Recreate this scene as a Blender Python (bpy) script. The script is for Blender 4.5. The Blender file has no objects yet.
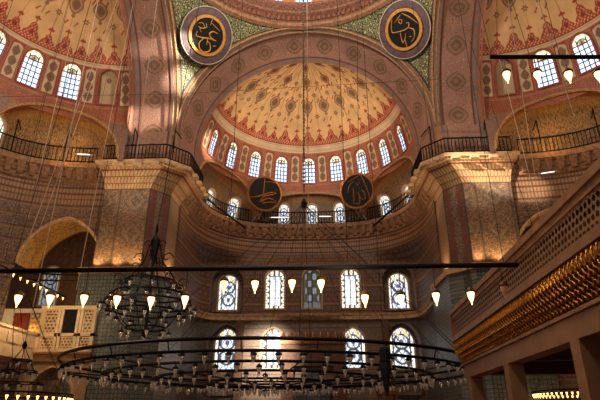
import bpy, math, random
import numpy as np
from mathutils import Vector, Matrix
random.seed(7); np.random.seed(7)
PI = math.pi
COL = bpy.context.scene.collection
CX, CY = 0.0, 18.4            # centre of the domed bay
A = 7.6                       # half side of the bay
ZS = 17.25                    # springing of the great arches

# ------------------------------------------------------------------ helpers
def lin(c):
    c = np.array(c, float) / 255.0
    return np.where(c <= 0.04045, c / 12.92, ((c + 0.055) / 1.055) ** 2.4)
def L4(c): return (*[float(x) for x in lin(c)], 1.0)

def tag(o, label=None, cat=None, group=None, kind=None):
    if label: o['label'] = label
    if cat: o['category'] = cat
    if group: o['group'] = group
    if kind: o['kind'] = kind
    return o
def empty(name, loc=(0, 0, 0), label=None, cat=None, group=None, kind=None):
    o = bpy.data.objects.new(name, None); COL.objects.link(o)
    o.location = loc; o.empty_display_size = 0.2
    return tag(o, label, cat, group, kind)
def link(name, me, mat, parent=None, kind=None):
    o = bpy.data.objects.new(name, me); COL.objects.link(o)
    if mat is not None:
        me.materials.clear(); me.materials.append(mat)
    if parent is not None:
        o.parent = parent
        o.matrix_parent_inverse = Matrix.Translation(-Vector(parent.location))
    elif kind: o['kind'] = kind
    return o

class MB:
    """collects polygons, then links them as one mesh object"""
    def __init__(s): s.v = []; s.f = []
    def add(s, vs, fs):
        b = len(s.v); s.v += [tuple(map(float, p)) for p in vs]; s.f += [tuple(b + i for i in f) for f in fs]; return s
    def box(s, lo, hi, M=None):
        x0, y0, z0 = lo; x1, y1, z1 = hi
        vs = [(x0,y0,z0),(x1,y0,z0),(x1,y1,z0),(x0,y1,z0),(x0,y0,z1),(x1,y0,z1),(x1,y1,z1),(x0,y1,z1)]
        if M is not None: vs = [M @ Vector(v) for v in vs]
        return s.add(vs, [(3,2,1,0),(4,5,6,7),(0,1,5,4),(1,2,6,5),(2,3,7,6),(3,0,4,7)])
    def tube(s, pts, r, n=6, closed=False):
        pts = [Vector(p) for p in pts]; N = len(pts)
        rs = r if isinstance(r, (list, tuple)) else [r] * N
        vs = []; up = None
        for i, p in enumerate(pts):
            if closed: t = pts[(i + 1) % N] - pts[i - 1]
            else: t = pts[min(i + 1, N - 1)] - pts[max(i - 1, 0)]
            if t.length < 1e-9: t = Vector((0, 0, 1))
            t.normalize()
            if up is None: up = Vector((0, 0, 1)) if abs(t.z) < .9 else Vector((1, 0, 0))
            a = t.cross(up)
            if a.length < 1e-5: a = t.cross(Vector((0.3, 1, 0.2)))
            a.normalize(); b = a.cross(t); up = b
            for k in range(n):
                q = 2 * PI * k / n
                vs.append(p + (a * math.cos(q) + b * math.sin(q)) * rs[i])
        fs = []
        for i in range(N if closed else N - 1):
            j = (i + 1) % N
            for k in range(n):
                l = (k + 1) % n
                fs.append((i*n+k, i*n+l, j*n+l, j*n+k))
        if not closed:
            fs.append(tuple(range(n))[::-1]); fs.append(tuple(range((N-1)*n, N*n)))
        return s.add(vs, fs)
    def lathe(s, prof, c=(0, 0, 0), n=12, M=None):
        vs = []; fs = []
        for r, z in prof:
            for k in range(n):
                q = 2 * PI * k / n
                p = Vector((r * math.cos(q), r * math.sin(q), z))
                if M is not None: p = M @ p
                vs.append(p + Vector(c))
        for i in range(len(prof) - 1):
            for k in range(n):
                l = (k + 1) % n
                fs.append((i*n+k, i*n+l, (i+1)*n+l, (i+1)*n+k))
        fs.append(tuple(range(n))[::-1]); fs.append(tuple(range((len(prof)-1)*n, len(prof)*n)))
        return s.add(vs, fs)
    def prism(s, poly, z0, z1):
        n = len(poly)
        vs = [(x, y, z0) for x, y in poly] + [(x, y, z1) for x, y in poly]
        fs = [(i, (i+1) % n, n + (i+1) % n, n + i) for i in range(n)]
        return s.add(vs, fs + [tuple(range(n))[::-1], tuple(range(n, 2*n))])
    def strip(s, a, b, closed=False):
        n = len(a); vs = list(a) + list(b)
        return s.add(vs, [(i, (i+1) % n, n + (i+1) % n, n + i) for i in range(n if closed else n - 1)])
    def mesh(s, name, smooth=False):
        me = bpy.data.meshes.new(name); me.from_pydata(s.v, [], s.f); me.update()
        if smooth: me.polygons.foreach_set('use_smooth', [True] * len(me.polygons))
        return me
    def build(s, name, mat, parent=None, kind=None, smooth=False):
        return link(name, s.mesh(name, smooth), mat, parent, kind)

def grid(name, us, vs, fmap, paint, mat, hole=None, parent=None, kind='structure', flip=False, uv=1.0):
    """a finely gridded sheet with its painted ornament as a colour attribute (alpha: share of small arabesque)"""
    U, V = np.meshgrid(np.asarray(us, float), np.asarray(vs, float))
    P = np.stack(fmap(U, V), -1); nv, nu = U.shape
    idx = np.arange(nu * nv).reshape(nv, nu)
    q = np.stack([idx[:-1,:-1], idx[:-1,1:], idx[1:,1:], idx[1:,:-1]], -1).reshape(-1, 4)
    if flip: q = q[:, ::-1]
    if hole is not None:
        uc = (U[:-1,:-1] + U[1:,1:]) / 2; vc = (V[:-1,:-1] + V[1:,1:]) / 2
        q = q[~hole(uc, vc).reshape(-1)]
    used = np.unique(q); re = np.full(nu * nv, -1); re[used] = np.arange(len(used)); q = re[q]
    co = P.reshape(-1, 3)[used]; u = U.reshape(-1)[used]; v = V.reshape(-1)[used]
    me = bpy.data.meshes.new(name); nf = len(q)
    me.vertices.add(len(co)); me.vertices.foreach_set('co', co.astype(np.float32).ravel())
    me.loops.add(nf * 4); me.loops.foreach_set('vertex_index', q.astype(np.int32).ravel())
    me.polygons.add(nf); me.polygons.foreach_set('loop_start', np.arange(0, nf * 4, 4, dtype=np.int32))
    me.polygons.foreach_set('use_smooth', np.ones(nf, bool))
    me.update(calc_edges=True)
    c = paint(u, v).astype(np.float32)
    at = me.color_attributes.new('Paint', 'FLOAT_COLOR', 'POINT'); at.data.foreach_set('color', c.ravel())
    ul = me.uv_layers.new(name='UVMap')
    w = np.stack([u, v], -1)[q.ravel()] * uv
    ul.data.foreach_set('uv', w.astype(np.float32).ravel())
    return link(name, me, mat, parent, kind)

class Paint:
    def __init__(s, n, c, a=0.0):
        s.c = np.zeros((n, 4)); s.c[:, :3] = lin(c); s.c[:, 3] = a
    def put(s, m, c, a=None):
        s.c[m, :3] = lin(c)
        if a is not None: s.c[m, 3] = a
        return s
def flat(c, a=0.0): return lambda u, v: Paint(len(u), c, a).c

# ------------------------------------------------------------------ materials
def nodes(name):
    m = bpy.data.materials.new(name); m.use_nodes = True
    nt = m.node_tree; return m, nt, nt.nodes['Principled BSDF'], nt.nodes, nt.links
def painted(name, cols, scale=3.0, rough=0.55, bump=0.0, warp=0.35):
    m, nt, b, N, K = nodes(name)
    at = N.new('ShaderNodeAttribute'); at.attribute_name = 'Paint'
    uv = N.new('ShaderNodeUVMap')
    no = N.new('ShaderNodeTexNoise'); no.inputs['Scale'].default_value = scale * .8; no.inputs['Detail'].default_value = 2
    K.new(uv.outputs[0], no.inputs['Vector'])
    mx = N.new('ShaderNodeVectorMath'); mx.operation = 'MULTIPLY_ADD'; mx.inputs[1].default_value = (warp, warp, 0)
    K.new(no.outputs['Color'], mx.inputs[0]); K.new(uv.outputs[0], mx.inputs[2])
    vo = N.new('ShaderNodeTexVoronoi'); vo.voronoi_dimensions = '2D'; vo.inputs['Scale'].default_value = scale
    K.new(mx.outputs[0], vo.inputs['Vector'])
    ra = N.new('ShaderNodeValToRGB'); ra.color_ramp.interpolation = 'CONSTANT'
    el = ra.color_ramp.elements
    n = len(cols); pos = [0.0, .22, .36, .5, .62][:n]
    while len(el) < n: el.new(.5)
    for e, p, c in zip(el, pos, cols): e.position = p; e.color = L4(c)
    K.new(vo.outputs['Distance'], ra.inputs[0])
    mix = N.new('ShaderNodeMix'); mix.data_type = 'RGBA'
    K.new(at.outputs['Alpha'], mix.inputs[0]); K.new(at.outputs['Color'], mix.inputs[6]); K.new(ra.outputs[0], mix.inputs[7])
    n2 = N.new('ShaderNodeTexNoise'); n2.inputs['Scale'].default_value = .9; n2.inputs['Detail'].default_value = 5
    K.new(uv.outputs[0], n2.inputs['Vector'])
    mr = N.new('ShaderNodeMapRange'); mr.inputs[1].default_value = .3; mr.inputs[2].default_value = .75; mr.inputs[3].default_value = .78; mr.inputs[4].default_value = 1.12
    K.new(n2.outputs[0], mr.inputs[0])
    mu = N.new('ShaderNodeMix'); mu.data_type = 'RGBA'; mu.blend_type = 'MULTIPLY'; mu.inputs[0].default_value = 1
    K.new(mix.outputs[2], mu.inputs[6]); K.new(mr.outputs[0], mu.inputs[7])
    K.new(mu.outputs[2], b.inputs['Base Color']); b.inputs['Roughness'].default_value = rough
    return m
def plain(name, c, rough=.6, metal=0.0, noise=.25, scale=6.0, spec=None):
    m, nt, b, N, K = nodes(name)
    tc = N.new('ShaderNodeTexCoord'); no = N.new('ShaderNodeTexNoise')
    no.inputs['Scale'].default_value = scale; no.inputs['Detail'].default_value = 4
    K.new(tc.outputs['Object'], no.inputs['Vector'])
    ra = N.new('ShaderNodeValToRGB'); k = L4(c)
    ra.color_ramp.elements[0].position = .3; ra.color_ramp.elements[1].position = .7
    ra.color_ramp.elements[0].color = tuple(x * (1 - noise) for x in k[:3]) + (1,)
    ra.color_ramp.elements[1].color = tuple(min(1, x * (1 + noise)) for x in k[:3]) + (1,)
    K.new(no.outputs[0], ra.inputs[0]); K.new(ra.outputs[0], b.inputs['Base Color'])
    b.inputs['Roughness'].default_value = rough; b.inputs['Metallic'].default_value = metal
    return m
def glow(name, c, strength, c2=None):
    m, nt, b, N, K = nodes(name)
    b.inputs['Base Color'].default_value = L4(c); b.inputs['Roughness'].default_value = .3
    b.inputs['Emission Color'].default_value = L4(c); b.inputs['Emission Strength'].default_value = strength
    return m
def stained(name, strength):
    m, nt, b, N, K = nodes(name)
    at = N.new('ShaderNodeAttribute'); at.attribute_name = 'Paint'
    K.new(at.outputs['Color'], b.inputs['Emission Color']); b.inputs['Emission Strength'].default_value = strength
    b.inputs['Base Color'].default_value = (.05, .05, .06, 1); b.inputs['Roughness'].default_value = .25
    return m
def tiles(name, c1, c2, c3, size=.26):
    m, nt, b, N, K = nodes(name)
    tc = N.new('ShaderNodeTexCoord')
    sx = N.new('ShaderNodeSeparateXYZ'); K.new(tc.outputs['Object'], sx.inputs[0])
    ad = N.new('ShaderNodeMath'); K.new(sx.outputs[0], ad.inputs[0]); K.new(sx.outputs[1], ad.inputs[1])
    cb = N.new('ShaderNodeCombineXYZ'); K.new(ad.outputs[0], cb.inputs[0]); K.new(sx.outputs[2], cb.inputs[1])
    br = N.new('ShaderNodeTexBrick'); br.offset = 0; br.inputs['Scale'].default_value = 1
    br.inputs['Brick Width'].default_value = size; br.inputs['Row Height'].default_value = size
    br.inputs['Mortar Size'].default_value = .022; br.inputs['Color1'].default_value = L4(c1); br.inputs['Color2'].default_value = L4(c2)
    br.inputs['Mortar'].default_value = L4(c3); K.new(cb.outputs[0], br.inputs['Vector'])
    vo = N.new('ShaderNodeTexVoronoi'); vo.inputs['Scale'].default_value = 9; K.new(cb.outputs[0], vo.inputs['Vector'])
    ra = N.new('ShaderNodeValToRGB'); ra.color_ramp.elements[0].color = (.35, .4, .45, 1); ra.color_ramp.elements[1].color = (1.1, 1.05, 1, 1); ra.color_ramp.elements[1].position = .55
    K.new(vo.outputs[0], ra.inputs[0])
    mu = N.new('ShaderNodeMix'); mu.data_type = 'RGBA'; mu.blend_type = 'MULTIPLY'; mu.inputs[0].default_value = 1
    K.new(br.outputs[0], mu.inputs[6]); K.new(ra.outputs[0], mu.inputs[7]); K.new(mu.outputs[2], b.inputs['Base Color'])
    b.inputs['Roughness'].default_value = .35
    return m
def clear_glass(name, c):
    m, nt, b, N, K = nodes(name)
    b.inputs['Base Color'].default_value = L4(c); b.inputs['Roughness'].default_value = .08
    b.inputs['Transmission Weight'].default_value = .85; b.inputs['IOR'].default_value = 1.3
    return m

M_DOME = painted('dome_plaster', [(214,160,100),(190,120,80),(170,90,66)], 5.0)
M_ARAB = painted('arabesque_plaster', [(120,66,56),(208,180,150),(160,92,78),(118,110,104)], 5.6)
M_SOFF = painted('arch_arabesque', [(184,82,66),(204,176,152),(156,114,98),(172,142,126)], 5.6)
M_PEND = painted('green_arabesque', [(214,208,164),(92,100,62),(48,60,36),(150,146,100)], 5.6)
M_WALL = painted('wall_arabesque', [(76,54,44),(206,170,132),(128,92,70),(92,90,88)], 8.0)
M_GOLDW = painted('gilded_arabesque', [(226,184,114),(120,82,46),(186,144,86),(80,66,48)], 5.6)
M_CAP = painted('capital_stone', [(206,168,124),(180,138,98),(150,108,76)], 6.0)
M_STONE = plain('cornice_stone', (206,168,124), .6, noise=.3, scale=5)
M_GALL = plain('gallery_stone', (158,118,88), .65, noise=.4, scale=6)
M_DSTONE = plain('brown_stone', (118,84,62), .65, noise=.35, scale=4)
M_CREAM = plain('cream_marble', (232,204,164), .45, noise=.12, scale=4)
M_TILE = tiles('glazed_tiles', (134,140,128), (112,124,124), (84,88,82), .19)
M_TILE2 = tiles('blue_glazed_tiles', (118,126,128), (98,110,120), (76,80,84), .22)
M_IRON = plain('black_iron', (22,18,16), .5, .6, noise=.3, scale=20)
M_DARK = plain('painted_void', (30,22,18), .9, noise=.3)
M_ROPE = plain('gilt_rope', (176,140,98), .6, .0, noise=.6, scale=14)
M_GOLD = plain('gold_leaf', (206,140,58), .34, .75, noise=.4, scale=12)
M_GILT = plain('gilt_wood', (214,158,78), .5, .15, noise=.25, scale=10)
M_GOLDD = plain('dark_gold', (150,92,36), .4, .6, noise=.4, scale=12)
M_CRESTG = plain('crest_brown', (70,38,18), .55)
M_BLACK = plain('black_lacquer', (9,7,6), .75, noise=.2)
M_MAUVE = painted('roundel_border', [(128,66,54),(78,80,104),(120,96,88)], 4.0)
M_PALE = plain('pale_edge', (196,184,170), .6, noise=.15)
M_TRIB = plain('honey_marble', (150,108,74), .42, noise=.22, scale=2.2)
M_TRIBD = plain('dark_honey_marble', (100,68,46), .5, noise=.25, scale=2)
M_WOOD = plain('dark_wood', (40,26,20), .7, noise=.3)
M_RED = plain('red_shutter', (150,52,24), .5, noise=.4, scale=3)
M_CARPET = plain('red_carpet', (120,74,54), .95, noise=.2, scale=2)
M_CABLE = plain('dark_cable', (52,40,34), .6, .3)
M_WCABLE = plain('pale_rope', (214,196,170), .7)
M_BROWNCAP = plain('brass_cap', (84,52,30), .5, .3, noise=.3, scale=20)
M_LAMP = glow('lit_lamp_glass', (255,206,138), 3.6)
M_LAMPC = glow('lit_bulb', (255,190,110), 4.0)
M_TUBE = glow('fluorescent_glass', (240,240,235), 2.0)
M_CLEAR = clear_glass('clear_lamp_glass', (244,232,214))
_b = M_CLEAR.node_tree.nodes['Principled BSDF']; _b.inputs['Emission Color'].default_value = (1, .82, .6, 1); _b.inputs['Emission Strength'].default_value = .02  # faint glow put into the unlit glass to imitate its highlights
M_AMBER = glow('amber_lamp_glass', (150,100,70), .25)
M_SG = stained('stained_glass_bright', 1.7)
M_SGD = stained('stained_glass_dim', .4)
M_FRAME = plain('window_plaster', (206,176,140), .6, noise=.15)
M_RFRAME = plain('red_window_surround', (160,84,58), .6, noise=.2)
M_LEAD = plain('window_lead', (70,78,96), .6)
M_TIE = plain('iron_tie', (18,15,14), .6, .4)

# ------------------------------------------------------------------ bays
def rot(ang):
    c, s = round(math.cos(ang)), round(math.sin(ang))
    return lambda X, Y: (CX + c * X - s * Y, CY + s * X + c * Y)
Y0 = 10.2                     # local centre of a half dome
RD = 6.9; ZD = 17.55
SA, SB, SN = 7.6, 7.6, 2.9
def sell(az):
    s = np.abs(np.sin(az)) / SA; c = np.abs(np.cos(az)) / SB
    return (s ** SN + c ** SN) ** (-1.0 / SN)
_az = np.linspace(-PI/2, PI/2, 721)
_r = sell(_az); _px = _r * np.sin(_az); _py = _r * np.cos(_az)
_arc = np.concatenate([[0], np.cumsum(np.hypot(np.diff(_px), np.diff(_py)))]); _arc -= _arc[360]
def az_of_arc(u): return np.interp(u, _arc, _az)
def arc_of_az(a): return float(np.interp(a, _az, _arc))
def arc_of_x(x): return float(np.interp(x, _px, _arc))
def arc_of_y(y, side): return (1 if side > 0 else -1) * float(np.interp(y, _py[360:][::-1], _arc[360:][::-1]))
ARCL = _arc[-1]

wcount = [0]
def inside_arch(du, dv, w, h, pointed):
    hw = w / 2
    if pointed:
        zc = h - hw * 1.25; R = hw * 1.55
        top = np.where(np.abs(du) <= hw, zc + 1.25*hw * np.sqrt(np.clip(1 - (np.abs(du)/hw)**1.5, 0, 1)), -9)
    else:
        top = np.where(np.abs(du) <= hw, h - hw + np.sqrt(np.clip(hw*hw - du*du, 0, None)), -9)
    return (np.abs(du) <= hw) & (dv >= 0) & (dv <= top)
def outline(w, h, pointed, n=14):
    hw = w / 2; pts = [(-hw, 0), (hw, 0)]
    for k in range(n + 1):
        x = hw * math.cos(PI * k / n)
        y = (h - hw*1.25 + 1.25*hw*math.sqrt(max(0, 1-(abs(x)/hw)**1.5))) if pointed else (h - hw + hw*math.sin(PI*k/n))
        pts.append((x, y))
    return pts
def glass_paint(kind, w, h):
    def f(u, v):
        x = u / (w/2); y = v / h
        if kind == 'blind':
            p = Paint(len(u), (214,190,150))
            p.put(np.hypot(x, (y-.72)*h/(w/2)) < .3, (150,110,76)); p.put(np.abs(x) > .84, (176,110,84))
        elif kind == 'dome':
            p = Paint(len(u), (214,226,246))
            p.put((np.floor(x*2) + np.floor(y*6)) % 3 == 0, (196,210,236))
            t = y > .72
            p.put(t, (222,214,196))
            rr = np.hypot(x, (y-.74)*h/(w/2))
            p.put(t & (rr < .42), (140,110,70)); p.put(t & (rr > .72) & (np.sin(np.arctan2((y-.74)*h, u+1e-6)*9) > .2), (190,170,110))
        elif kind == 'ornate':
            p = Paint(len(u), (206,214,226))
            cx = np.abs(x); 
            d1 = np.hypot(x*.5*w, (y-.3)*h); d2 = np.hypot(x*.5*w, (y-.66)*h)
            for d in (d1, d2): p.put(np.abs(d - .3*w) < .045*w, (60,62,70)); p.put(d < .1*w, (70,84,120))
            p.put(np.abs(np.sin((x*1.5+y*h/w*1.5)*4.2)) < .2, (66,66,72)); p.put(np.abs(np.sin((x*1.5-y*h/w*1.5)*4.2)) < .2, (66,66,72))
            p.put((cx > .74) & (np.sin(y*h/w*16) > -.55), (232,222,204)); p.put(np.abs(cx - .74) < .07, (50,46,44))
            p.put((y > .78) & (np.sin(x*9+y*20) > .5), (210,180,120))
        elif kind == 'panel':
            p = Paint(len(u), (232,238,248)); cx = np.abs(x); k = h/w*2
            p.put((y > .7) & (np.sin(x*9)*np.sin(y*k*5) > .1), (150,170,205))
            p.put(np.abs(x) < .04, (90,94,106)); p.put((np.abs(((y*k*2) % 1.6) - .8) < .07) & (cx < .6), (90,94,106))
            b = (cx > .56) | (y < .09) | (y > .86)
            yy = (y*k % .62) - .31; rr = np.hypot((cx - .98)*1.0, yy*1.25)
            p.put(b, (70,56,48)); p.put(b & (rr < .34), (240,226,200)); p.put(b & (rr < .12), (96,84,80))
            p.put((y < .08) & (np.sin(x*12) > -.2), (240,226,200)); p.put((y > .88) & (np.sin(x*12) > -.2), (240,226,200))
        else:
            p = Paint(len(u), (96,92,80))
            p.put(np.sin(x*6)*np.sin(y*h/w*8) > .2, (190,200,206)); p.put(np.abs(x) > .7, (120,104,76)); p.put(y < .15, (150,150,150))
            p.put(np.abs(np.sin(x*3.2)) < .14, (40,36,34))
        return p.c
    return f
def window(P, uc, v0, w, h, su=1.0, sv=1.0, depth=.3, kind='dome', pointed=False, dim=False, frame=None, bars=True, edge=.16, axis_loc=None):
    """P(u, v, out) -> world; su, sv: surface units per metre"""
    wcount[0] += 1
    c = P(np.array([uc]), np.array([v0]), np.array([depth])); c = [float(t[0]) for t in c]
    root = empty('window_%d' % wcount[0], c, kind='structure')
    ol = outline(w, h, pointed)
    big = [(x * (1 + 2*edge/w), (y - h/2) * (1 + 2*edge/h) + h/2) for x, y in ol]
    def Q(pts, out):
        u = np.array([uc + x * su for x, y in pts]); v = np.array([v0 + y * sv for x, y in pts])
        return np.stack(P(u, v, np.full(len(u), out)), -1)
    mb = MB(); mb.strip(Q(ol, -.05), Q(ol, depth + .02), True); mb.strip(Q(big, -.05), Q(ol, -.05), True); mb.strip(Q(big, .06), Q(big, -.05), True)
    mb.build('window_frame', frame or M_FRAME, root)
    nu, nv = (34, 68) if kind != 'dome' else (14, 24)
    grid('window_glass', np.linspace(-w/2, w/2, nu) * 1.0, np.linspace(0, h, nv),
         lambda U, V: P(uc + U * su, v0 + V * sv, np.full(U.shape, depth)), glass_paint(kind, w, h),
         M_DOME if kind == 'blind' else M_SGD if dim else M_SG, hole=lambda a, b: ~inside_arch(a * .93, (b - h/2)*.97 + h/2, w, h, pointed), parent=root)
    if bars and kind != 'blind':
        lb = MB()
        for x in (-.25, 0, .25):
            lb.tube(Q([(x*w, 0), (x*w, h*.5), (x*w, h - w*.24)], depth - .03), .032, 4)
        for k in range(1, 6):
            y = (h - w/2) * k / 5
            lb.tube(Q([(-w/2, y), (0, y), (w/2, y)], depth - .03), .032, 4)
        lb.tube(Q([(w*.25*math.cos(q), h - w/2 + w*.25*math.sin(q)) for q in np.linspace(0, PI, 9)], depth - .03), .032, 4)
        lb.build('window_lattice', M_LEAD, root)
    return root

# --- painted ornament
def lozenge(dx, dy, a, b): return (np.abs(dx)/a) ** 1.5 + (np.abs(dy)/b) ** 1.5 < 1
def paint_half_dome(az, el):
    n = len(az); p = Paint(n, (238,194,138), .0)
    ce = np.cos(np.radians(el))
    def per(k, off=0.0): return (((az - off + k/2) % k) - k/2)
    d18 = per(18) * ce
    p.put((np.abs(d18) < .14) & (el > 44), (170,120,84))
    p.put((np.abs(per(18, 9) * ce) < .14) & (el > 40), (196,146,96))
    def med(e0, k, off, a, b, c1, c2, c3):
        dx = per(k, off) * ce; dy = el - e0
        for s, c in ((1, c1), (.8, c2), (.62, c1), (.42, c3)): p.put(lozenge(dx, dy, a*s, b*s), c)
        p.put(lozenge(dx, dy - b*1.18, a*.28, b*.22), c1); p.put(lozenge(dx, dy + b*1.18, a*.28, b*.22), c1)
    def star(e0, k, off, r, c):
        dx = per(k, off) * ce; dy = el - e0
        q = np.arctan2(dy, dx); rr = np.hypot(dx, dy)
        m = rr < r * (.72 + .28 * np.cos(6*q)); p.put(m, c); p.put(rr < r*.28, (216,176,120))
    med(54.5, 18, 0, 3.3, 4.6, (160,116,84), (206,164,120), (136,104,80))
    star(48, 18, 9, 1.55, (146,90,62)); star(62, 18, 9, 1.5, (146,90,62)); star(70, 36, 18, 1.5, (140,80,60))
    med(71, 36, 0, 2.4, 3.8, (150,96,64), (196,146,100), (126,82,60))
    for e0, off in ((45.5, 3), (45.5, -3), (58, 5.5), (58, -5.5), (66, 4), (66, -4)):
        dx = per(18, off) * ce; dy = el - e0
        p.put((np.abs(dx - .45*np.sin(dy*2)) < .4) & (np.abs(dy) < 1.25), (190,98,48))
    med(82, 60, 0, 1.6, 3.4, (160,80,58), (196,120,80), (120,60,50))
    # red lace border
    lace = (np.sin(az*3.5) * np.sin(el*3.1) + .45*np.sin(az*7+el*4)) > .42
    for k, off, Ah, wd in ((18, 0, 6.8, 3.6), (18, 9, 4.6, 2.9)):
        dx = per(k, off) * ce; y = el - 32.2
        t = np.clip(y / Ah, 0, 1)
        hw = wd * (1 - t) ** .62 * (1 + .16*np.sin(t*9))
        m = (y >= -.1) & (y < Ah) & (np.abs(dx) < hw)
        p.put(m, (186,82,52)); p.put(m & lace, (236,186,140)); p.put(m & (np.abs(np.abs(dx) - hw*.86) < .24), (170,62,42))
        p.put(m & lozenge(dx, y - Ah*.32, .8, 1.3), (150,60,44))
        y2 = y - Ah
        p.put((np.abs(dx) < .2) & (y2 > -.4) & (y2 < 2.2), (176,76,48))
        p.put(lozenge(dx, y2 - 2.4, .62, 1.1), (176,76,48)); p.put(lozenge(dx - .85, y2 - 2.1, .5, .55), (176,76,48)); p.put(lozenge(dx + .85, y2 - 2.1, .5, .55), (176,76,48))
    m = (el > 30.2) & (el < 32.4)
    p.put(m, (186,84,54)); p.put(m & lace, (236,186,140)); p.put((el > 30) & (el < 30.5), (160,66,44))
    # pale inscription band
    m = el < 30.0
    p.put(m, (232,208,170), .12); p.put(m & (np.abs(np.abs(el - 27.9) - 1.35) < .12), (196,160,116))
    return p.c
def paint_window_band(az, el):
    n = len(az); p = Paint(n, (176,108,86), .35)
    d = ((az + 9) % 18) - 9; e = np.abs(np.abs(d) - 9)
    pan = (e < 2.5) & (el > 6) & (el < 21.5 + 1.2*np.sqrt(np.clip(1-(e/2.5)**2, 0, 1)))
    p.put((e < 3.0) & (el > 5.4) & (el < 23.4), (160,70,50), 0)
    p.put(pan, (222,196,156), .08)
    for e0 in (9.2, 14.2, 19.2):
        p.put(pan & lozenge(e, el - e0, 1.9, 2.5), (122,110,88)); p.put(pan & lozenge(e, el - e0, 1.1, 1.5), (150,100,74))
    p.put((np.abs(d) < 5.0) & (np.abs(d) > 4.5) & (el > 3), (190,112,82), 0)
    p.put(el < 4.2, (150,84,66), .6); p.put((el > 3.6) & (el < 4.2), (190,130,96), 0)
    p.put(el > 24.0, (196,122,88), 0)
    return p.c
def paint_soffit(s, w):
    """s: metres along the arch, w: metres across (0..2.7)"""
    p = Paint(len(s), (162,120,102), .78)
    W = 2.7
    e = np.minimum(w, W - w)
    p.put(e < .42, (150,120,110), .35); p.put(np.abs(e - .45) < .05, (120,72,56), 0); p.put(e < .1, (184,132,92), 0)
    p.put((e > .12) & (e < .36) & (np.sin(s*9) > .3), (130,124,126), .2)
    d = ((s + 1.0) % 2.0) - 1.0
    for a, b, c in ((.62, .55, (104,92,70)), (.5, .44, (168,120,88)), (.36, .3, (96,88,74)), (.16, .14, (170,110,70))):
        p.put(lozenge(w - W/2, d, a, b), c, .25)
    return p.c
def paint_wall(z0, band=.62, base=(134,96,72)):
    def f(u, v):
        p = Paint(len(u), base, .72)
        t = (v - z0) % band
        k = np.floor((v - z0) / band)
        p.put(t < .09, (96,62,48), .2); p.put((t > band - .12), (164,122,90), .3)
        p.put((k % 3 == 1) & (t > .15) & (t < band - .18) & (np.sin(u*11) > .1), (106,84,70), .5)
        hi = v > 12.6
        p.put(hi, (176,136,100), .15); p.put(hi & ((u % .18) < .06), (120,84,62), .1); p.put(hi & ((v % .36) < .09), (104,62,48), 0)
        return p.c
    return f
def paint_courses(u, v):
    p = Paint(len(u), (138,100,74), .4)
    row = np.floor(v / .32); t = v - row * .32
    q = ((u + .21*(row % 2)) % .42)
    p.put(q < .05, (92,62,48), .1); p.put(t < .045, (84,56,44), .1)
    p.put((row % 4 == 0) & (t > .1) & (t < .22), (172,132,98), .1)
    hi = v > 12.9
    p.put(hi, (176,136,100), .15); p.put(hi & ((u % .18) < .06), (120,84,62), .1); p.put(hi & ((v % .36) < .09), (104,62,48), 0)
    lo = v < 8.2
    p.put(lo, (150,128,106), .35); p.put(lo & (np.abs(u) > 5.0), (92,104,104), .4)
    p.put(lo & (np.abs(((v*1.0) % .3)) < .03), (96,78,64), .1); p.put(lo & (np.abs(v - 4.2) < .08), (190,150,104), 0)
    return p.c

SIDES = {0: 'back', 1: 'left', -1: 'right'}
ZG = 15.0
LOBES = [(0, 31, 2.15), (60, 28, 2.75), (-60, 28, 2.75)]     # azimuth, half width, rise
def zarch(azd):
    z = np.full(np.shape(azd), ZG - 1.0)
    for c, hw, rise in LOBES:
        x = np.abs(azd - c) / hw
        z = np.maximum(z, np.where(x < 1, ZG + .25 + rise * (1 - np.clip(x, 0, 1) ** 2.3) ** .55, ZG - 1.0))
    return z
RW = 6.85
trim_n = [0]
def trim(mb, mat, smooth=False):
    trim_n[0] += 1
    return mb.build('trim_%d' % trim_n[0], mat, kind='structure', smooth=smooth)

def sweep(path, prof, closed=False):
    """prof: (offset to the path's left-hand normal, z)"""
    n = len(path); P = [Vector((p[0], p[1])) for p in path]; nor = []
    for i in range(n):
        t = (P[(i+1) % n] - P[i-1]) if closed else (P[min(i+1, n-1)] - P[max(i-1, 0)])
        t.normalize(); nor.append(Vector((-t.y, t.x)))
    mb = MB()
    for (a, za), (b, zb) in zip(prof[:-1], prof[1:]):
        A_ = [(P[i].x + nor[i].x*a, P[i].y + nor[i].y*a, za) for i in range(n)]
        B_ = [(P[i].x + nor[i].x*b, P[i].y + nor[i].y*b, zb) for i in range(n)]
        mb.strip(A_, B_, closed)
    return mb, P, nor

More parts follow.
